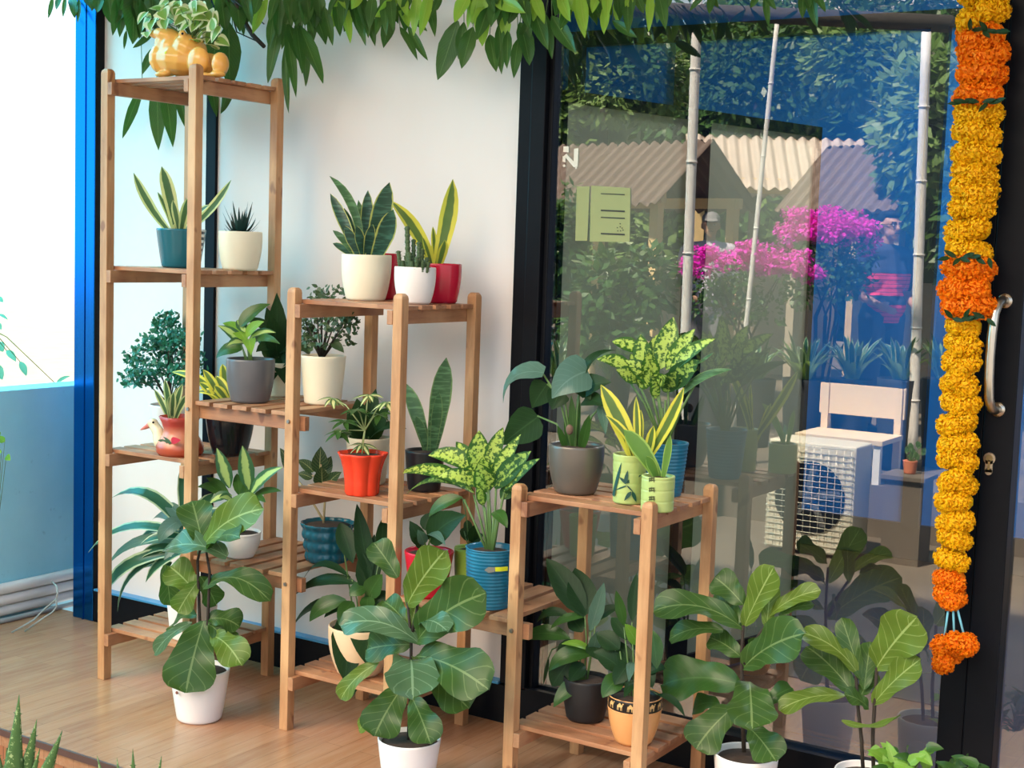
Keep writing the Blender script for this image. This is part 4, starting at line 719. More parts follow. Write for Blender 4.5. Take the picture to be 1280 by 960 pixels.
for cx, yb, lab, y0, hw in ((1132, 1030, 'bright green pothos in a small pot at the bottom edge beside the two stemmed fig', 955, 34), (1200, 1040, 'dark green pothos in a small pot before the black door post', 972, 26)):
    T, Y, c, h, r = potted('pothos', lab, 'taper', cx, yb, yb-46, 46, 36, .22, 0, plain('grey nursery pot', (.06, .06, .06), .6))
    m = MB(); mst = MB()
    for i in range(34):
        x = cx+rnd(-hw, hw); y = y0+rnd(-20, 22); q = at(x, y, Y+rnd(-.07, .05)); b = at(cx+rnd(-6, 6), yb-48, Y); mst.tube([b, b.lerp(q, .6)+Vector((0, 0, .01)), q], .0022, .0015, 5)
        d = Vector((rnd(-1, 1), rnd(-1, .3), rnd(-.5, .7))).normalized(); leaf(m, q, q+d*rnd(.035, .055), rnd(.022, .032), (rnd(-.4, .4), -.8, .8), 'heart', .08, .2, mi=(0 if (cx < 1150 and rnd(0, 1) < .75) else 1), seg=5)
    m.build('foliage', [L_BRT, L_LILY], T); mst.build('stems', STEM, T)
# -- aloes in the foreground, on the paving below the deck
for bx, by, Y, lab, bl in ((12, 1075, -.80, 'large spotted aloe in the bottom left corner before the deck', [(-20, 1000, -14, 866, 22), (0, 1010, 24, 868, 34), (10, 1010, 46, 899, 30), (14, 1015, 15, 913, 24), (22, 1020, 78, 913, 32), (4, 1000, -4, 930, 26), (18, 1030, 50, 935, 22), (-6, 1010, -24, 900, 24), (20, 1020, 8, 935, 22), (30, 1030, 68, 960, 20)]),
                        (172, 1090, -.78, 'spotted aloe with only its tips showing at the bottom of the frame', [(150, 1030, 121, 944, 22), (160, 1030, 146, 947, 20), (168, 1030, 166, 936, 22), (180, 1030, 202, 945, 22), (172, 1040, 184, 965, 20), (158, 1040, 133, 962, 18)])):
    g = at(bx, by, Y); zg = -.30; T = thing('aloe', lab, 'potted plant', (g.x, Y, zg))
    hh = min(.16, g.z-zg+.10); m = MB(); m.lathe(pot_prof('taper', hh, .085, .065), (g.x, Y, zg), 36); m.build('pot', plain('terracotta pot', (.45, .18, .09), .7), T)
    m = MB(); m.lathe([(.078, hh*.86), (.078, hh*.9), (.01, hh*.93)], (g.x, Y, zg), 24); m.build('soil', SOIL, T)
    m = MB(); rt = Vector((g.x, Y, zg+hh*.88))
    for x0, y0, x1, y1, w in bl:
        A = at(x0, y0, Y+rnd(-.02, .02)); B = at(x1, y1, Y+rnd(-.03, .03)); A = rt.lerp(A, .25) if A.z > rt.z else rt
        k = pxm(A); D = B-A; n = 9; pts = [A+D*(i/n)+Vector((0, 0, -.08*D.length*4*(i/n)*(1-i/n)))*.4 for i in range(n+1)]; d = D.normalized(); sd = d.cross(CF).normalized(); up = sd.cross(d)
        vs = []
        for i, p in enumerate(pts):
            s_ = (1-(i/n)**1.4)*w*1.25/2/k+.0004
            for a in range(8): vs.append(p+sd*math.cos(a*.785)*s_+up*math.sin(a*.785)*s_*.42)
        m.add(vs, [(i*8+a, i*8+(a+1) % 8, i*8+8+(a+1) % 8, i*8+8+a) for i in range(n) for a in range(8)], [((a % 5)/4, i/n) for i in range(n+1) for a in range(8)])
        for i in range(1, n):                                     # teeth along both margins
            s_ = (1-(i/n)**1.4)*w*1.25/2/k
            for sg in (-1, 1):
                q = pts[i]+sd*sg*s_*.97; m.tube([q, q+sd*sg*.005+d*.002], .0016, .0003, 4)
    m.build('foliage', L_ALO, T)
# ------------------------------------------------------------------ frog planter on top
FY = .20; fx = at(232, 95, FY).x; frog = thing('frog_planter', 'glossy orange yellow frog planter of variegated pothos on top of the tall tower', 'planter', (fx, FY, 1.918))
def fp(x, y, dy=0): return at(x, y, FY+dy)
FROGM = plain('orange yellow glaze', (.86, .44, .10), .2, 0, .05, 8)
m = MB()
m.ell(fp(226, 75), (.092, .070, .053), (0, .12, 0)); m.ell(fp(208, 74), (.046, .064, .056)); m.ell(fp(214, 45), (.064, .056, .024), (0, .26, 0)); m.ell(fp(212, 56), (.050, .050, .026), (0, .24, 0)); m.ell(fp(198, 43), (.024, .040, .017), (0, .2, 0))
m.ell(fp(220, 60), (.050, .056, .040)); m.ell(fp(228, 42, -.034), (.014, .012, .012)); m.ell(fp(228, 42, .034), (.014, .012, .012)); m.ell(fp(238, 60), (.056, .056, .042), (0, .5, 0))
m.ell(fp(248, 76, -.048), (.044, .026, .044), (0, .2, 0)); m.ell(fp(258, 82), (.056, .062, .040)); m.ell(fp(275, 80, -.035), (.026, .028, .037)); m.ell(fp(276, 80, .03), (.026, .028, .037))
m.ell(fp(203, 93, -.045), (.030, .020, .010)); m.ell(fp(203, 93, .04), (.030, .020, .010)); m.ell(fp(272, 93, -.05), (.030, .022, .010)); m.ell(fp(252, 94, -.064), (.036, .016, .010))
zmin = 1.918
m.v = [(p[0], p[1], max(p[2], zmin)) for p in m.v]
fbody = blob(m, 'body', FROGM, frog, .0045, 3)
m = MB(); m.ell(fp(207, 66, -.066), (.005, .003, .005)); m.build('sticker_dot', plain('yellow green dot', (.70, .75, .05), .5), fbody)
m = MB(); m.ell(fp(228, 42, -.0455), (.005, .003, .004)); m.build('eye', BLACK, fbody)
m = MB(); sm_ = MB()
for x, y, w in ((204, 18, 15), (195, 12, 13), (190, 30, 15), (212, 10, 16), (222, 8, 15), (232, 14, 15), (240, 20, 16), (248, 14, 17), (256, 14, 15), (246, 30, 14), (236, 32, 14), (228, 24, 15), (218, 20, 14), (206, 28, 13), (258, 30, 13), (266, 32, 12), (272, 40, 12), (262, 44, 11), (276, 52, 11), (258, 52, 14), (252, 40, 13), (240, 42, 12), (200, 22, 14), (216, 14, 14), (234, 24, 14), (244, 8, 15), (252, 24, 14), (260, 20, 14), (228, 32, 13), (212, 30, 12), (250, 48, 12), (266, 60, 10), (244, 52, 12), (206, 6, 13), (186, 26, 12), (185, 42, 11), (180, 20, 9), (268, 24, 12), (226, 12, 13)):
    p = fp(x, y, rnd(-.05, .04)); b = fp(240, 50, rnd(-.02, .02)); sm_.tube([b, b.lerp(p, .5)+Vector((0, 0, .012)), p], .0018, .0012, 5)
    d = Vector((rnd(-1, 1), rnd(-1, .2), rnd(-.9, .5))).normalized(); A = p-d*.018; leaf(m, A, A+d*rnd(.045, .06), w*1.6/390, (rnd(-.4, .4), -1, .6), 'heart', .06, .22, seg=7)
m.build('foliage', L_POT, frog); sm_.build('stems', STEM, frog)
# ------------------------------------------------------------------ mango leaf garland along the top
mg = thing('mango_leaf_garland', 'green mango leaf garland hanging along the top of the shop front', 'garland', at(420, -14, .40))
m = MB(); m.tube([at(x, y, .405) for x, y in ((30, -34), (140, -12), (300, -14), (460, -12), (600, -16), (760, -14), (960, -18), (1190, -30))], .004, n=6); m.build('cord', plain('jute cord', (.30, .20, .10), .9), mg)
BUN = [
 (.42, [(66,-5,60,23,6),(82,-4,79,22,6),(90,-3,93,23,13),(99,-2,97,29,6),(108,-6,115,14,15),(135,-5,140,30,19),(75,-8,70,12,8),(124,-8,122,16,14)]),
 (.43, [(168,-8,166,55,31),(182,4,174,49,15),(158,38,155,62,5),(192,40,166,60,9),(150,-8,150,22,16),(190,-8,192,30,22),(205,-8,212,24,20)]),
 (.43, [(178,108,153,173,13),(196,98,198,188,22),(206,100,216,184,20),(222,112,234,163,15),(196,58,177,94,12),(262,88,271,146,15),(290,96,276,142,15),(286,28,287,112,30),(272,38,262,106,24),(296,0,300,40,22),(250,-5,262,30,22),(276,-8,282,40,22),(310,-6,304,36,18),(240,108,246,150,12),(226,90,208,150,20)]),
 (.33, [(350,20,335,104,17),(358,30,370,122,14),(375,32,404,104,20),(356,58,361,142,11),(360,30,373,76,15),(382,58,382,108,11),(385,-2,407,56,24),(405,8,416,57,13),(342,16,337,63,13),(335,-2,316,42,14,1),(350,-4,347,48,17),(372,-6,367,22,19),(366,-2,352,62,14),(392,-4,388,60,16),(370,30,378,92,16),(325,-6,318,18,12)]),
 (.33, [(432,-6,413,38,15,1),(430,4,438,54,13,1),(438,-4,452,48,11),(455,-2,469,58,14),(446,6,457,57,12),(490,14,479,60,19),(496,-2,469,21,17,1),(500,4,511,34,15,1),(500,-4,509,20,14,1),(500,34,522,76,11),(510,32,535,76,11),(515,22,534,39,9),(550,-6,536,26,7),(420,0,425,46,14),(466,-6,462,36,16),(482,-6,498,30,14),(444,-6,430,40,16),(478,4,470,44,12)]),
 (.32, [(572,26,547,100,28),(580,28,573,74,15),(591,34,577,86,21),(586,-8,568,28,19,1),(602,4,603,58,22,1),(614,-2,657,16,21,1),(612,44,620,90,19),(624,30,627,93,15),(635,38,634,86,13),(632,18,632,50,15,1),(648,48,642,98,15),(650,28,662,82,23),(660,-10,685,62,24),(682,18,690,74,13),(624,-6,614,34,20),(645,-6,636,30,20),(596,-8,590,30,18),(664,20,650,66,16),(610,10,596,50,18)]),
 (.31, [(721,-6,705,21,15,1),(722,-4,723,24,15,1),(738,-6,733,12,14),(690,20,720,66,21),(758,6,755,43,13,1),(735,-2,746,32,15),(780,-6,782,22,14),(791,-6,790,20,9),(806,-6,813,11,10),(822,-6,823,21,9,1),(766,26,796,47,13),(748,-8,764,20,16),(700,-8,694,20,18),(712,8,700,36,14),(771,-6,774,26,16),(838,-6,834,10,8)]),
 (.36, [(890,-6,887,18,11),(882,-8,862,14,9),(890,-8,898,10,8)]), (.36, [(956,-6,961,34,9),(950,-8,938,10,9),(958,-8,970,12,9)]), (.36, [(1004,-8,1003,23,13),(1012,-8,1022,34,14),(1018,-8,1032,16,10),(1008,-10,1012,12,10)])]
RG = random.Random(11)
for i_, (Y, ls) in enumerate(BUN):
    if 0 < i_ < 7:
        xs = [l[0] for l in ls]
        for _ in range(16):
            x0 = RG.uniform(min(xs), max(xs)); ls.append((x0, -10, x0+RG.uniform(-16, 16), RG.uniform(10, 48), RG.uniform(11, 17), 1 if RG.random() < (.45 if i_ in (4, 5, 6) else .06) else 0))
for Y, ls in BUN:
    m = MB(); n_l = 0
    for l in ls:
        x0, y0, x1, y1, w = l[:5]; yg = l[5] if len(l) > 5 else 0
        if yg and w > 10: n_l += 1
        pleaf(m, (x0, y0, x1, y1, w*.98, rnd(.5, .95), rnd(-.07, .03), rnd(-.06, .08), yg), Y, 'lance', wave=.05, fold=rnd(.15, .5), twist=rnd(-.6, .6))
        a = at(x0, y0, Y); b = at(x0+(x1-x0)*.02, -16, Y+.03)
        if a.z < b.z-.01: m.tube([b, b.lerp(a, .5)+Vector((rnd(-.01, .01), 0, 0)), a], .0016, .0013, 5, 2)
    m.build('leaf_bunch', [L_MAN, L_MANY, STEM], mg)
m = MB(); m.tube([at(288, -10, .42), at(302, 22, .41), at(316, 44, .40), at(330, 58, .39)], .010, .007, 8); m.tube([at(292, 0, .41), at(318, 20, .41), at(330, 30, .40)], .003, .002, 6); m.tube([at(285, 0, .41), at(296, 40, .41), at(322, 52, .41)], .003, .002, 6); m.build('twig', BARK, mg)
# ------------------------------------------------------------------ marigold garland on the door frame
GX = .385
gl = thing('marigold_garland', 'long yellow and orange marigold garland hanging on the black door post', 'garland', at(1192, 800, GX))
def marigold(name, mat, R, parent):
    m = MB(); n = 230; rng = random.Random(3)
    for i in range(n):
        z = 1-2*(i+.5)/n; a = i*2.39996; rr = math.sqrt(1-z*z); d = Vector((rr*math.cos(a), rr*math.sin(a), z))
        d = (d+Vector((rng.uniform(-.2, .2), rng.uniform(-.2, .2), rng.uniform(-.2, .2)))).normalized(); t1 = d.orthogonal().normalized(); t1 = Quaternion(d, rng.uniform(0, 6.28))@t1; t2 = d.cross(t1)
        A = d*R*.55; B = d*R*rng.uniform(.84, 1.10)+t1*R*.10; w = R*.15
        m.add([A-t2*w*.5, A+t2*w*.5, B-t2*w, B+t2*w, B+t1*R*.12-t2*w*.55-d*R*.03, B+t1*R*.12+t2*w*.55-d*R*.03], [(0, 1, 3, 2), (2, 3, 5, 4)])
    m.ell((0, 0, 0), (R*.72, R*.72, R*.72), n=10)
    return m.build(name, mat, None, False, org=(0, 0, 0))
def petal(name, c, d):
    t = NT(name); m_ = t.base(t.mix(t.ramp(t.noise(t.obj(), 140, 2), .3, .6), d, c), .6, 0, .2); tn = t.n('ShaderNodeBsdfTranslucent'); tn.inputs[0].default_value = (*c, 1); ms = t.n('ShaderNodeMixShader'); ms.inputs[0].default_value = .3
    t.nt.links.new(t.b.outputs[0], ms.inputs[1]); t.nt.links.new(tn.outputs[0], ms.inputs[2]); t.nt.links.new(ms.outputs[0], t.out.inputs[0]); return m_
YEL = petal('yellow petals', (.93, .58, .008), (.80, .36, .003)); ORA = petal('orange petals', (.95, .29, .006), (.84, .15, .002))
base_ = gl.location
protoY = marigold('yellow_marigold', YEL, .031, None); protoO = marigold('orange_marigold', ORA, .032, None)
first = {0: True, 1: True}
def place(kind, P, sc, force_stuff=None):
    pr = protoO if kind else protoY
    if first[kind]: o = pr; first[kind] = False
    else: o = pr.copy(); C.objects.link(o)
    o.parent = gl; o.location = Vector(P)-base_; o.rotation_euler = (rnd(0, 6), rnd(0, 6), rnd(0, 6)); o.scale = (sc, sc, sc)
def interp(tab, y):
    for i in range(len(tab)-1):
        if y <= tab[i+1][0]:
            a, b = tab[i], tab[i+1]; return a[1]+(b[1]-a[1])*(y-a[0])/(b[0]-a[0])
    return tab[-1][1]
CXT = [(-30, 1234), (0, 1231), (60, 1231), (130, 1228), (250, 1218), (330, 1213), (400, 1210), (480, 1204), (560, 1201), (660, 1196), (745, 1190)]
WT = [(-30, 66), (100, 66), (128, 66), (135, 62), (300, 60), (318, 60), (326, 68), (392, 68), (402, 48), (480, 52), (560, 54), (640, 50), (745, 44)]
back = MB(); nf = 0; y = -28
while y < 750:
    col = 1 if (38 < y < 124 or 322 < y < 395 or y > 722) else 0
    w = interp(WT, y)-5; cxx = interp(CXT, y)-3; c = at(cxx, y, GX); k = pxm(c); R = w/2/k; fr = .031*(w/62)**.5
    off = rnd(-.5, .5)
    for a in (-1.15+off, -.0+off, 1.15+off):
        P = Vector((c.x+(R-fr*.85)*math.sin(a)*1.05, c.y-(R-fr*.9)*math.cos(a)*.8, c.z+rnd(-.013, .013)))
        if nf < 99: place(col, P, fr/.031*rnd(.96, 1.14)); nf += 1
    for a in (2.4+off, 3.9+off): back.ell((c.x+(R-fr)*math.sin(a), c.y-(R-fr)*math.cos(a)*.6, c.z), (fr*.95,)*3, n=8, mi=col)
    y += 24.2
for x, yy, dy, s_ in ((1178, 808, 0, 1.0), (1193, 803, -.02, .95), (1208, 806, -.01, 1.0), (1179, 829, -.01, .95), (1192, 815, .02, .95)): place(1, at(x, yy, GX+dy), s_*.93)
o = back.build('hidden_marigolds', [YEL, ORA], gl); o['kind'] = 'stuff'
m = MB(); m.tube([at(x, yy, GX) for x, yy in ((1234, -40), (1228, 130), (1211, 390), (1200, 560), (1190, 745))], .003); m.build('string', STEM, gl)
m = MB()
for a, b in (((1187, 750), (1180, 800)), ((1191, 750), (1193, 798)), ((1194, 750), (1206, 798))): m.tube([at(*a, GX-.01), at(*b, GX-.01)], .0028, n=6)
m.build('tassel_cords', plain('pale blue cord', (.18, .50, .62), .6), gl)
m = MB()
for yy, w in ((38, 30), (128, 30), (322, 30), (398, 28)):
    for i in range(9): 
        x = interp(CXT, yy)+rnd(-w, w)*.9; a = at(x, yy, GX-.055); d = Vector((rnd(-1, 1), -.2, rnd(-.3, .3))).normalized(); leaf(m, a, a+d*.035, .012, (0, -1, .2), 'lance', 0, .2, seg=4)
m.build('binding_leaves', L_DARK, gl)
# sprig beyond the low wall
sp_ = thing('sapling', 'pale green sapling sprigs showing above the low wall at the left edge', 'plant', (-1.55, .55, -.30))
m = MB(); s_ = MB(); s_.tube([(-1.55, .55, -.3), (-1.53, .55, .6), (-1.50, .56, 1.35)], .012, .004)
for l in ((-4, 372, 4, 378, 7), (-2, 393, 10, 400, 4), (-6, 405, 2, 412, 9), (-4, 428, 4, 440, 12), (8, 438, 20, 452, 9), (25, 452, 33, 470, 9), (-6, 455, 3, 475, 12), (70, 480, 88, 470, 5), (-10, 440, -2, 452, 12)):
    a = pleaf(m, (*l, .8, 0, .08), .75, 'lance')
    s_.tube([(-1.51, .56, 1.1), Vector((-1.51, .56, 1.15)).lerp(a, .5)+Vector((0, 0, .02)), a], .003, .0015, 5)
m.build('foliage', leafmat('hazy sapling leaf', (.14, .40, .28), (.10, .32, .22), None, tr=.3), sp_); s_.build('stems', STEM, sp_)
b = at(2, 600, .10); hp = thing('herb', 'bright green leafy herb just inside the left edge before the low wall', 'plant', (b.x, .10, 0))
m = MB(); s_ = MB(); s_.tube([(b.x-.06, .10, 0), (b.x-.05, .10, .2), at(-6, 560, .10)], .006, .003)
for x, y in ((2, 545), (8, 552), (-4, 540), (4, 565), (10, 570), (2, 578), (-6, 570), (-3, 555), (-8, 585)):
    q = at(x-2, y, .10+rnd(-.03, .03)); s_.tube([(b.x-.05, .10, .25), q], .002, .001, 4); d = Vector((rnd(-1, 1), rnd(-1, 0), rnd(-.4, .8))).normalized(); leaf(m, q, q+d*.035, .026, (0, -1, .6), 'ovate', .05, .2, seg=5)
m.build('foliage', L_BRT, hp); s_.build('stems', STEM, hp)
# ------------------------------------------------------------------ the garden the window mirrors (it lies behind the camera)
GZ = .03
def ma(x, y, Yv): return mir(at(x, y, Yv))                  # real garden point that the glass shows at frame position x, y
def cards(m, c, r, n, L, w, mi=0, sh='ovate', shell=.6, rng=random):
    for _ in range(n):
        d = Vector((rng.gauss(0, 1), rng.gauss(0, 1), rng.gauss(0, 1))).normalized(); q = rng.uniform(shell, 1)
        p = Vector(c)+Vector((d.x*r[0]*q, d.y*r[1]*q, d.z*r[2]*q)); e = (d+Vector((rng.uniform(-1, 1), rng.uniform(-1, 1), rng.uniform(-.9, .4)))).normalized(); l = rng.uniform(.7, 1.2)*L
        nn = (d+Vector((0, 0, .6))); s = e.cross(nn).normalized()*w*l/L*.5
        m.add([p-e*l*.5, p-s, p+e*l*.5, p+s], [(0, 1, 2, 3)], [(.5, 0), (0, .5), (.5, 1), (1, .5)], mi)
def tree(name, label, base, H, r, mats, n=1500, L=.16, cat='tree', blobs=7, grp=None):
    T = thing(name, label, cat, base, grp); rng = random.Random(hash(label) % 999 if False else len(label)*7+int(abs(base[0])*100))
    m = MB(); m.tube([base, Vector(base)+Vector((.03, 0, H*.3)), Vector(base)+Vector((-.02, .02, H*.62))], max(.02, H*.022), H*.01, 8); m.build('trunk', BARK, T)
    m = MB(); cz = Vector(base)+Vector((0, 0, H-r[2]))
    for i in range(blobs):
        a = i*2.4; q = rng.uniform(.2, .62); c = cz+Vector((math.cos(a)*r[0]*q, math.sin(a)*r[1]*q, rng.uniform(-.55, .55)*r[2]))
        cards(m, c, (r[0]*.5, r[1]*.5, r[2]*.45), n//blobs, L, L*.5, i % len(mats), rng=rng)
    m.build('foliage', mats, T); return T
# trees (far to near)
for x, y, Yv, H, r, lab, mm in (
    (1110, 100, 14.0, 5.2, (1.1, 1.0, 1.3), 'round headed green tree mirrored right of the roofs', [L_TREE, L_TREE2]),
    (760, 60, 14.5, 5.6, (1.3, 1.0, 1.3), 'spreading green tree mirrored high above the inner door', [L_TREE, L_TREE2]),
    (950, 90, 17.5, 6.2, (1.8, 1.2, 1.9), 'dark tree mirrored behind the roofs', [L_TREE]),
    (600, 120, 14.5, 5.4, (1.2, 1.0, 1.5), 'dark tree mirrored beyond the black window post', [L_TREE]),
    (1185, 250, 9.0, 3.6, (.7, .6, 1.5), 'yellowish green tree mirrored beside the marigold garland', [L_TREE2, L_TREE]),
    (1290, 150, 11.0, 4.4, (1.2, 1.0, 1.8), 'dark tree mirrored in the door pane', [L_TREE])):
    g = ma(x, y, Yv); tree('tree', lab, (g.x, g.y, GZ), H, r, mm, 4200, .17)
for x, y, Yv, H, r, lab in (
    (770, 330, 6.3, 1.75, (.50, .42, .72), 'tall leafy shrub mirrored on the grey inner door below the paper sheets'),
    (700, 300, 7.2, 2.0, (.42, .40, .85), 'tall dark shrub mirrored beside the black window post')):
    g = ma(x, y, Yv); tree('shrub', lab, (g.x, g.y, GZ), H, r, [L_TREE, L_LILY], 1500, .11, 'shrub')
for x, Yv, H, w, lab in ((900, 20.5, 6.4, 7.6, 'long dense dark hedge mirrored at the back of the garden'),):
    g = ma(x, 300, Yv); T = thing('hedge', lab, 'hedge', (g.x, g.y, GZ)); m = MB(); m.box((g.x-w*.95, g.y-.3, GZ), (g.x+w*.95, g.y+.1, H*.86)); m.build('core', plain('dark hedge twigs', (.02, .04, .015), .9), T, False)
    m = MB(); rg = random.Random(int(x))
    for i in range(74): cards(m, (g.x+rg.uniform(-w, w), g.y+rg.uniform(.2, .6), rg.uniform(.3, H)), (.8, .4, .7), 150, .26, .15, rg.choice((0, 0, 1)), rng=rg)
    m.build('foliage', [L_TREE, L_TREE2], T)
# bougainvillea
for x0, x1, y0, y1, Yv, lab in ((870, 1010, 300, 375, 7.3, 'magenta bougainvillea bush mirrored beside the white pole'), (985, 1084, 258, 335, 7.6, 'magenta bougainvillea bush mirrored before the man in the striped polo shirt')):
    a, b = ma(x0, y0, Yv), ma(x1, y1, Yv); c = (a+b)/2; g = Vector((c.x, c.y, GZ)); T = thing('bougainvillea', lab, 'shrub', g); hw = abs(b.x-a.x)/2+.06; hz = abs(a.z-b.z)/2
    m = MB()
    for i in range(7): m.tube([g+Vector((rnd(-.05, .05), rnd(-.05, .05), 0)), g.lerp(c, .6)+Vector((rnd(-.15, .15), rnd(-.1, .1), 0)), c+Vector((rnd(-hw, hw)*.7, rnd(-.15, .15), -hz*.3))], .014, .004, 6)
    m.build('stems', BARK, T)
    m = MB()
    for i in range(16):
        q = Vector((c.x+rnd(-hw, hw)*.85, c.y+rnd(-.2, .2), c.z-hz*.55+rnd(-.25, .05))); cards(m, q, (.16, .16, .15), 70, .055, .035, 0)
    m.build('foliage', [L_TREE, L_TREE2], T); m = MB()
    for i in range(46):
        u = rnd(-1, 1); q = Vector((c.x+u*hw, c.y+rnd(-.18, .25), c.z+hz*(.55-.75*u*u*rnd(.3, 1))+rnd(-.5, .3)*hz)); cards(m, q, (.085, .085, .07), 80, .034, .030, 0)
    m.build('flowers', L_BGV, T)
# hedge of strap leaved plants on the terrace
for i, x in enumerate((700, 765, 885, 945, 1005, 1065, 1125, 1180)):
    Yv = 6.35+.35*(i % 2); g = ma(x, 470, Yv); T = thing('spider_plant', 'strap leaved plant, one of the mirrored row below the bougainvillea', 'potted plant', (g.x, g.y, GZ), 'mirrored row of strap leaved plants')
    h0 = g.z-GZ-.02; m = MB(); m.lathe(pot_prof('taper', h0, .15, .11), (g.x, g.y, GZ), 24); m.build('pot', plain('dark nursery tub %d' % i, (.03, .035, .04), .7), T)
    m = MB(); b = Vector((g.x, g.y, GZ+h0)); rosette(m, b, 22, (.20, .32), (.03, .05), 25, 80, 'strap', 0, sag=.12, spread=.05); rosette(m, b+Vector((0, 0, .08)), 14, (.18, .28), (.03, .05), 30, 80, 'strap', 1, sag=.12, spread=.08)
    m.build('foliage', [L_TREE2, L_DRA], T)
# sheds with corrugated roofs
t = NT('corrugated sheet'); TIN = t.base(t.mix(t.noise(t.obj(), 4, 4), (.46, .36, .29), (.66, .54, .44)), .55, .2); TIND = plain('dark corrugated sheet', (.17, .115, .085), .6, .1)
YWOOD = plain('pale yellow timber', (.85, .62, .30), .7); GWOOD = plain('weathered timber', (.42, .36, .28), .8)
def corr(m, P, ux, uy, lx, ly, amp=.022, per=.13):
    P, ux, uy = Vector(P), Vector(ux).normalized(), Vector(uy).normalized(); n = ux.cross(uy).normalized(); N = int(lx/per*8)
    for sgn in (0, 1):
        vs = [P+ux*(lx*i/N)+uy*(ly*j)+n*(amp*math.sin(i*math.pi/4)-.004*sgn) for j in (0, 1) for i in range(N+1)]
        m.add(vs, [(i, i+1, N+2+i, N+1+i) if not sgn else (N+1+i, N+2+i, i+1, i) for i in range(N)])
def shed(label, cx, cy, w, d, h, rz, mat, pm):
    T = thing('garden_shed', label, 'shed', (cx, cy, GZ)); T.rotation_euler = (0, 0, rz); R = Matrix.Rotation(rz, 3, 'Z'); o = Vector((cx, cy, GZ))
    def L(x, y, z): return (x, y, z)
    for sx in (-1, 1):
        for sy in (-1, 1):
            m = MB(); m.box((sx*w*.42-.045, sy*d*.42-.045, 0), (sx*w*.42+.045, sy*d*.42+.045, h)); m.build('post', pm, T, False, org=(0, 0, 0))
    m = MB(); corr(m, (-w/2, -d/2-.12, h-.12), (1, 0, 0), (0, d/2+.12, .62), w, math.hypot(d/2+.12, .62)); m.build('roof_sheet', mat, T, True, org=(0, 0, 0))
    m = MB(); corr(m, (w/2, d/2+.12, h-.12), (-1, 0, 0), (0, -d/2-.12, .62), w, math.hypot(d/2+.12, .62)); m.build('roof_sheet', mat, T, True, org=(0, 0, 0))
    m = MB(); m.box((-w*.46, -d*.45, h-.10), (w*.46, -d*.40, h-.0)); m.build('beam', pm, T, False, org=(0, 0, 0))
    m = MB(); m.box((-w*.46, d*.40, h-.10), (w*.46, d*.45, h-.0)); m.build('beam', pm, T, False, org=(0, 0, 0))
    m = MB(); m.box((-w*.44, -d*.44, 0), (w*.44, -d*.40, h*.62)); m.build('back_boards', GWOOD, T, False, org=(0, 0, 0))
    return T
g = ma(800, 250, 8.9); shed('open garden shed with brown corrugated roof mirrored on the inner door', g.x-.3, g.y-.3, 2.0, 1.4, 1.95, .2, TIND, YWOOD)
g = ma(945, 250, 12.0); shed('garden shed with pale corrugated roof mirrored behind the bougainvillea', g.x+.1, g.y-.2, 2.0, 1.7, 2.25, -.5, TIN, YWOOD)
g = ma(1085, 230, 9.3); shed('garden shed with bluish corrugated roof mirrored behind the man', g.x, g.y-.4, 1.3, 1.2, 1.95, .3, TIND, GWOOD)
# white poles
POLE = plain('white bamboo pole', (.80, .76, .70), .6, 0, .1, 12)
for (xt, yt), (xb_, yb_), Yv, r, lab in (((873, -30), (858, 385), 5.2, .034, 'thick white pole mirrored down the middle of the window'), ((973, 12), (944, 296), 7.0, .019, 'thin white pole mirrored behind the bougainvillea'), ((1158, 40), (1146, 395), 6.3, .036, 'white pole mirrored right beside the man in the polo shirt')):
    a, b = ma(xt, yt, Yv), ma(xb_, yb_, Yv); d = (b-a); tt = (GZ-a.z)/d.z if Yv > 5.3 else (-.30-a.z)/d.z; e_ = a+d*tt
    if Yv < 5.3: e_ = a+d*((-.30-a.z)/d.z)
    m = MB(); n = 10; m.tube([a.lerp(e_, i/n) for i in range(n+1)], r*.9, r, 12)
    for i in range(1, 6): q = a.lerp(e_, i/6); m.tube([q-Vector((0, 0, .006)), q+Vector((0, 0, .006))], r*1.1, r*1.1, 12)
    tag(m.build('pole', POLE, org=e_), lab, 'pole')
# rafters that the poles carry
m = MB()
for x0, x1, y_ in ((690, 1190, -6),): 
    a, b = ma(x0, 6, 5.2), ma(x1, 30, 5.2); m.tube([a, b], .05, n=8)
tag(m.build('roof_rafter', plain('dark rafter', (.05, .04, .03), .8), org=ma(900, 20, 5.2)), 'dark rafter mirrored across the top of the window', 'rafter')
# people
SKIN = plain('brown skin', (.50, .27, .17), .5, 0, .04); SKIN2 = plain('tanned skin', (.40, .22, .14), .5, 0, .04); HAIR = plain('black hair', (.010, .009, .009), .75, spec=.15)
def polo_mat():
    t = NT('striped polo cloth'); sx = t.n('ShaderNodeSeparateXYZ'); t.put(sx.inputs[0], t.obj()); z = sx.outputs[2]
    def bnd(a, b): return t.math('MULTIPLY', t.math('GREATER_THAN', z, a), t.math('LESS_THAN', z, b))
    f = t.math('ADD', bnd(1.07, 1.24), bnd(.86, 1.0), True); ln = t.math('LESS_THAN', t.math('FRACT', t.math('MULTIPLY', z, 32)), .2)
    y = t.math('LESS_THAN', t.math('ABSOLUTE', sx.outputs[1]), .235)
    return t.base(t.mix(t.math('MULTIPLY', f, y), (.035, .045, .10), t.mix(ln, (.80, .03, .13), (.25, .02, .07))), .8)
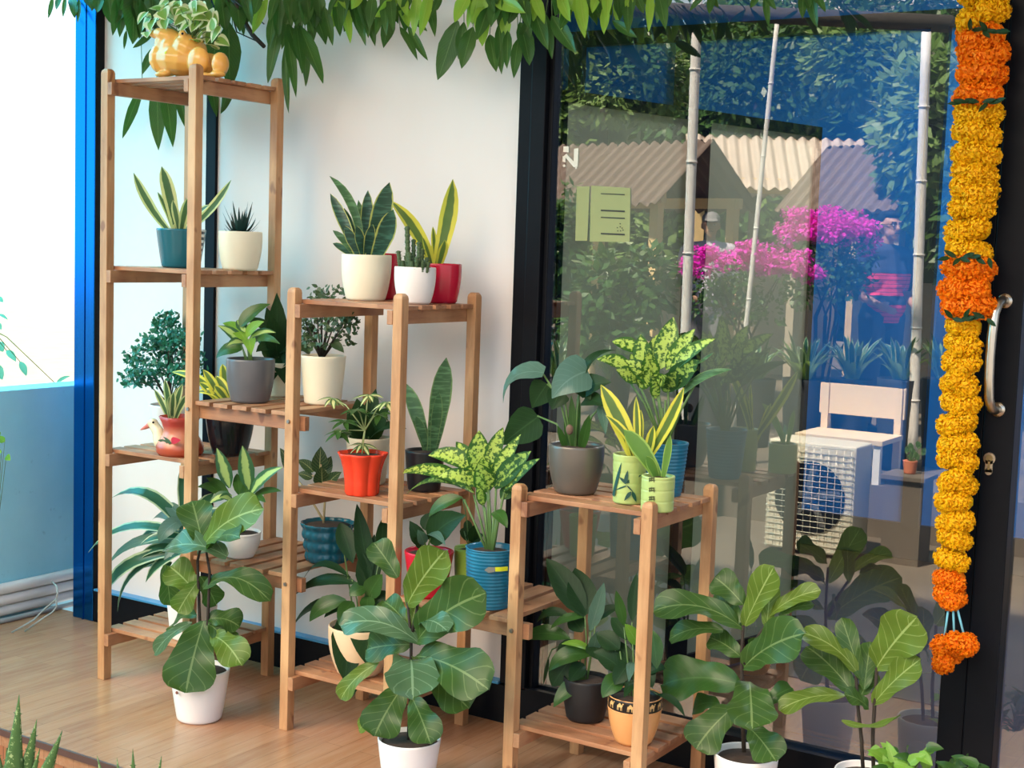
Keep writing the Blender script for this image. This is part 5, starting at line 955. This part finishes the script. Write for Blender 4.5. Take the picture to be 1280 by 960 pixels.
def person(label, loc, rz, shirt, trousers, skin, cap=None, look=0, hh=1.0, bend=True, glasses=False):
    T = thing('person', label, 'person', loc); T.rotation_euler = (0, 0, rz); T.scale = (hh, hh, hh); og = (0, 0, 0)
    Z = lambda z: z
    m = MB()                                                          # body: forward is +x, left is +y
    for s in (-1, 1):
        m.limb([(0, s*.095, .90), (.01, s*.10, .50), (-.02, s*.105, .09)], [.092, .060, .040]); m.limb([(-.03, s*.105, .05), (.06, s*.115, .035), (.13, s*.12, .025)], [.036, .034, .022])
    m.limb([(0, 0, .92), (.01, 0, 1.08), (0, 0, 1.25), (-.005, 0, 1.37)], [.135, .132, .128, .105]); 
    for s in (-1, 1): m.limb([(0, s*.06, 1.36), (0, s*.17, 1.375)], [.085, .062])
    for s in (-1, 1): m.ell((.01, s*.075, 1.22), (.10, .105, .15)); m.ell((.03, s*.05, 1.0), (.12, .10, .12))
    m.limb([(0, 0, 1.40), (.015, 0, 1.50)], [.056, .052])
    hx_ = .03; hd = Vector((hx_, 0, 1.60))
    m.ell(hd+Vector((-.012, 0, .02)), (.098, .076, .098)); m.ell(hd+Vector((.03, 0, -.045)), (.062, .056, .062)); m.limb([hd+Vector((.082, 0, .02)), hd+Vector((.102, 0, -.018))], [.010, .016]); m.limb([hd+Vector((.075, -.02, -.055)), hd+Vector((.075, .02, -.055))], [.012, .012]); m.ell(hd+Vector((.062, 0, -.088)), (.024, .026, .02)); m.limb([hd+Vector((.078, -.04, .03)), hd+Vector((.078, .04, .03))], [.014, .014])
    for s in (-1, 1): m.ell(hd+Vector((-.015, s*.078, -.005)), (.020, .010, .030))
    arms = {}
    for s in (-1, 1):
        sh_, el = Vector((0, s*.20, 1.36)), Vector((-.05, s*.255, 1.09))
        wr = Vector((.16, s*.17, 1.00)) if (bend or s > 0) else Vector((.08, s*.25, .86))
        m.limb([sh_, el], [.055, .042]); m.limb([el, wr], [.042, .027]); arms[s] = (sh_, el, wr)
        d = (wr-el).normalized(); up = Vector((0, 0, 1)); inn = Vector((0, -s, 0)); pc = wr+d*.045; m.ell(pc, (.045, .018, .034), (0, 0, math.atan2(d.y, d.x)))
        for kf in range(4):
            o_f = up*(.024-.016*kf); b0 = pc+d*.036+o_f; l = (.034, .040, .037, .028)[kf]; m.limb([b0, b0+d*l+inn*.008, b0+d*(l*1.4)+inn*.028], [.0085, .0080, .0070])
        b0 = pc+up*.026-d*.02; m.limb([b0, b0+up*.018+d*.025+inn*.012, b0+up*.020+d*.05+inn*.02], [.010, .009, .008])
    body = blob(m, 'body', skin, T, .009, 4, org=og)
    m = MB()                                                          # shirt
    m.limb([(0, 0, .93), (.012, 0, 1.08), (0, 0, 1.25), (-.005, 0, 1.37)], [.152, .148, .143, .115])
    for s in (-1, 1):
        m.limb([(0, s*.06, 1.37), (0, s*.175, 1.38)], [.098, .074]); m.ell((.01, s*.078, 1.22), (.114, .118, .16)); m.ell((.03, s*.052, 1.0), (.136, .116, .13)); m.limb([arms[s][0], arms[s][0].lerp(arms[s][1], .78)], [.072, .066])
    m.limb([(-.01, 0, 1.40), (.002, 0, 1.445)], [.075, .064])
    blob(m, 'shirt', shirt, T, .010, 4, org=og)
    m = MB()
    for s in (-1, 1): m.limb([(0, s*.092, .90), (.012, s*.10, .50), (-.02, s*.105, .08)], [.115, .085, .066])
    m.limb([(0, -.05, .93), (0, .05, .93)], [.135, .135]); blob(m, 'trousers', trousers, T, .011, 3, org=og)
    m = MB()
    for s in (-1, 1): m.limb([(-.05, s*.105, .045), (.05, s*.115, .04), (.14, s*.12, .03)], [.046, .044, .030])
    m.v = [(p[0], p[1], max(p[2], .0)) for p in m.v]; blob(m, 'shoes', BLACK, T, .009, 3, org=og)
    m = MB()
    if cap:
        m.ell(hd+Vector((-.012, 0, .055)), (.104, .084, .070)); m.ell(hd+Vector((.10, 0, .045)), (.062, .066, .010), (0, .2, 0)); blob(m, 'cap', cap, T, .007, 3, org=og)
    else:
        m.ell(hd+Vector((-.035, 0, .045)), (.092, .082, .080)); m.ell(hd+Vector((.018, 0, .085)), (.068, .068, .036)); m.ell(hd+Vector((-.055, 0, -.005)), (.062, .070, .058)); blob(m, 'hair', HAIR, T, .007, 3, org=og)
    m = MB()
    for s in (-1, 1): m.ell(hd+Vector((.083, s*.030, .008)), (.009, .013, .008), n=8)
    m.build('eyes', plain('eye white', (.5, .48, .45), .3), T, org=og)
    m = MB()
    for s in (-1, 1): m.ell(hd+Vector((.090, s*.030, .008)), (.004, .006, .006), n=8); m.limb([hd+Vector((.090, s*.016, .030)), hd+Vector((.084, s*.048, .032))], [.005, .004])
    m.limb([hd+Vector((.088, -.020, -.052)), hd+Vector((.091, 0, -.050)), hd+Vector((.088, .020, -.052))], [.003, .0035, .003])
    if glasses:
        for s in (-1, 1): m.tube([hd+Vector((.096, s*.012, .016)), hd+Vector((.094, s*.052, .018)), hd+Vector((-.01, s*.084, .012))], .0022, n=5)
    m.build('face_details', HAIR, T, org=og)
    return T
g = ma(1106, 330, 8.3); hq = 1.0
pz = ma(1106, 266, 8.3).z; hq = (pz-GZ)/1.705
person('man in a navy and pink striped polo shirt, mirrored in the window', (g.x, g.y, GZ), .55, polo_mat(), plain('dark blue trousers', (.05, .07, .13), .8), SKIN, None, 0, hq, True, True)
g = ma(888, 290, 9.0); pz = ma(888, 265, 9.0).z
person('person in a grey cap bending behind the mirrored bougainvillea', (g.x, g.y, GZ), 1.1, plain('pale lilac shirt', (.55, .50, .60), .8), plain('grey trousers', (.2, .2, .22), .8), SKIN2, plain('grey cap cloth', (.22, .21, .22), .85), 0, (pz-GZ)/1.72, False)
# air conditioner, bench and small potted plant
Yv = 4.75; a = ma(955, 640, Yv); b = ma(1070, 560, Yv)
ac = thing('air_conditioner_unit', 'cream outdoor air conditioner with a wire grille, mirrored low in the window', 'air conditioner', ((a.x+b.x)/2, a.y, -.30))
x0, x1 = min(a.x, b.x), max(a.x, b.x); zt_ = b.z; acm = plain('cream metal casing', (.66, .60, .46), .5, .0, .04)
cx_, cz_ = (x0+x1)/2, (-.28+zt_)/2-.0; R_ = min((x1-x0), (zt_+.28))*.40
m = MB(); m.box((x0, a.y-.30, -.28), (x1, a.y-.02, zt_)); bev(m.build('casing', acm, ac, False), .012)
m = MB(); m.tube([(cx_, a.y-.03, cz_), (cx_, a.y-.012, cz_)], R_, R_, 32); fo = m.build('fan_opening', BLACK, ac, False)
m = MB()
for i in range(5): 
    q = i*1.2566; m.add([(cx_+math.cos(q+e_)*rr_, a.y-.010-dy, cz_+math.sin(q+e_)*rr_) for e_, rr_, dy in ((0, .03, 0), (.1, R_*.92, .0), (.75, R_*.92, .006), (.8, .03, .004))], [(0, 1, 2, 3)])
m.ell((cx_, a.y-.010, cz_), (.035, .008, .035)); m.build('fan', plain('grey fan plastic', (.12, .12, .12), .5), fo, False)
m = MB(); s_ = .045; x = x0+.02
while x < x1: m.tube([(x, a.y+.004, -.26), (x, a.y+.004, zt_-.02)], .0022, n=5); x += s_
z = -.26
while z < zt_-.01: m.tube([(x0+.01, a.y+.008, z), (x1-.01, a.y+.008, z)], .0022, n=5); z += s_*.75
m.build('grille', plain('pale wire', (.70, .66, .52), .4, .3), ac)
for s in (.15, .75):
    m = MB(); m.box((x0+(x1-x0)*s, a.y-.28, -.30), (x0+(x1-x0)*s+.05, a.y-.04, -.28)); m.build('foot', BLACK, ac, False)
BW = plain('pale tan planks', (.80, .62, .42), .7, 0, .06)  # even pale tan with slight random tone
Yv = 5.6; a, b = ma(1015, 520, Yv), ma(1085, 480, Yv); bn = thing('bench', 'pale wooden bench mirrored above the air conditioner', 'bench', ((a.x+b.x)/2, a.y, GZ))
x0, x1 = min(a.x, b.x)-.1, max(a.x, b.x)+.12; zs_, zb_ = max(GZ+.25, ma(1040, 545, Yv).z), ma(1040, 486, Yv).z
m = MB(); m.box((x0, a.y-.40, zs_-.03), (x1, a.y+.02, zs_)); m.build('seat', BW, bn, False)
m = MB(); m.box((x0, a.y-.43, zs_+.10), (x1, a.y-.40, zb_)); m.build('backrest', BW, bn, False)
for x in (x0+.02, x1-.06):
    for y in (a.y-.43, a.y-.04): m = MB(); m.box((x, y, GZ), (x+.045, y+.045, zb_ if y < a.y-.2 else zs_-.03)); m.build('leg', plain('white painted timber', (.75, .72, .68), .6) if x > x0+.1 and y > a.y-.2 else BW, bn, False)
g = ma(1137, 592, 5.0); pl = thing('plinth', 'grey stone plinth under the mirrored small orange pot', 'plinth', (g.x, g.y, -.30))
m = MB(); m.box((g.x-.11, g.y-.11, -.30), (g.x+.11, g.y+.11, g.z-.03)); m.build('shaft', PAVE, pl, False); m = MB(); m.box((g.x-.13, g.y-.13, g.z-.03), (g.x+.13, g.y+.13, g.z)); bev(m.build('cap_stone', PAVE, pl, False), .005)
T = thing('jade_plant', 'small round leaved plant in an orange clay pot, mirrored low in the window', 'potted plant', g)
m = MB(); m.lathe(pot_prof('taper', .075, .042, .032), g, 28); m.build('pot', plain('orange clay pot', (.70, .22, .12), .6), T); m = MB(); m.lathe([(.036, .062), (.036, .066), (.005, .068)], g, 20); m.build('soil', SOIL, T)
m = MB(); s_ = MB()
for x, y in ((1132, 563), (1137, 572), (1143, 566), (1150, 558), (1148, 572), (1140, 560), (1153, 566)):
    q = ma(x, y, 5.0); s_.tube([g+Vector((0, 0, .06)), q], .003, .002, 5); leaf(m, q-Vector((0, 0, .015)), q+Vector((rnd(-.02, .02), 0, .03)), .032, (0, 1, .2), 'round', 0, .15, seg=6)
m.build('foliage', L_SNKG, T); s_.build('stems', STEM, T)
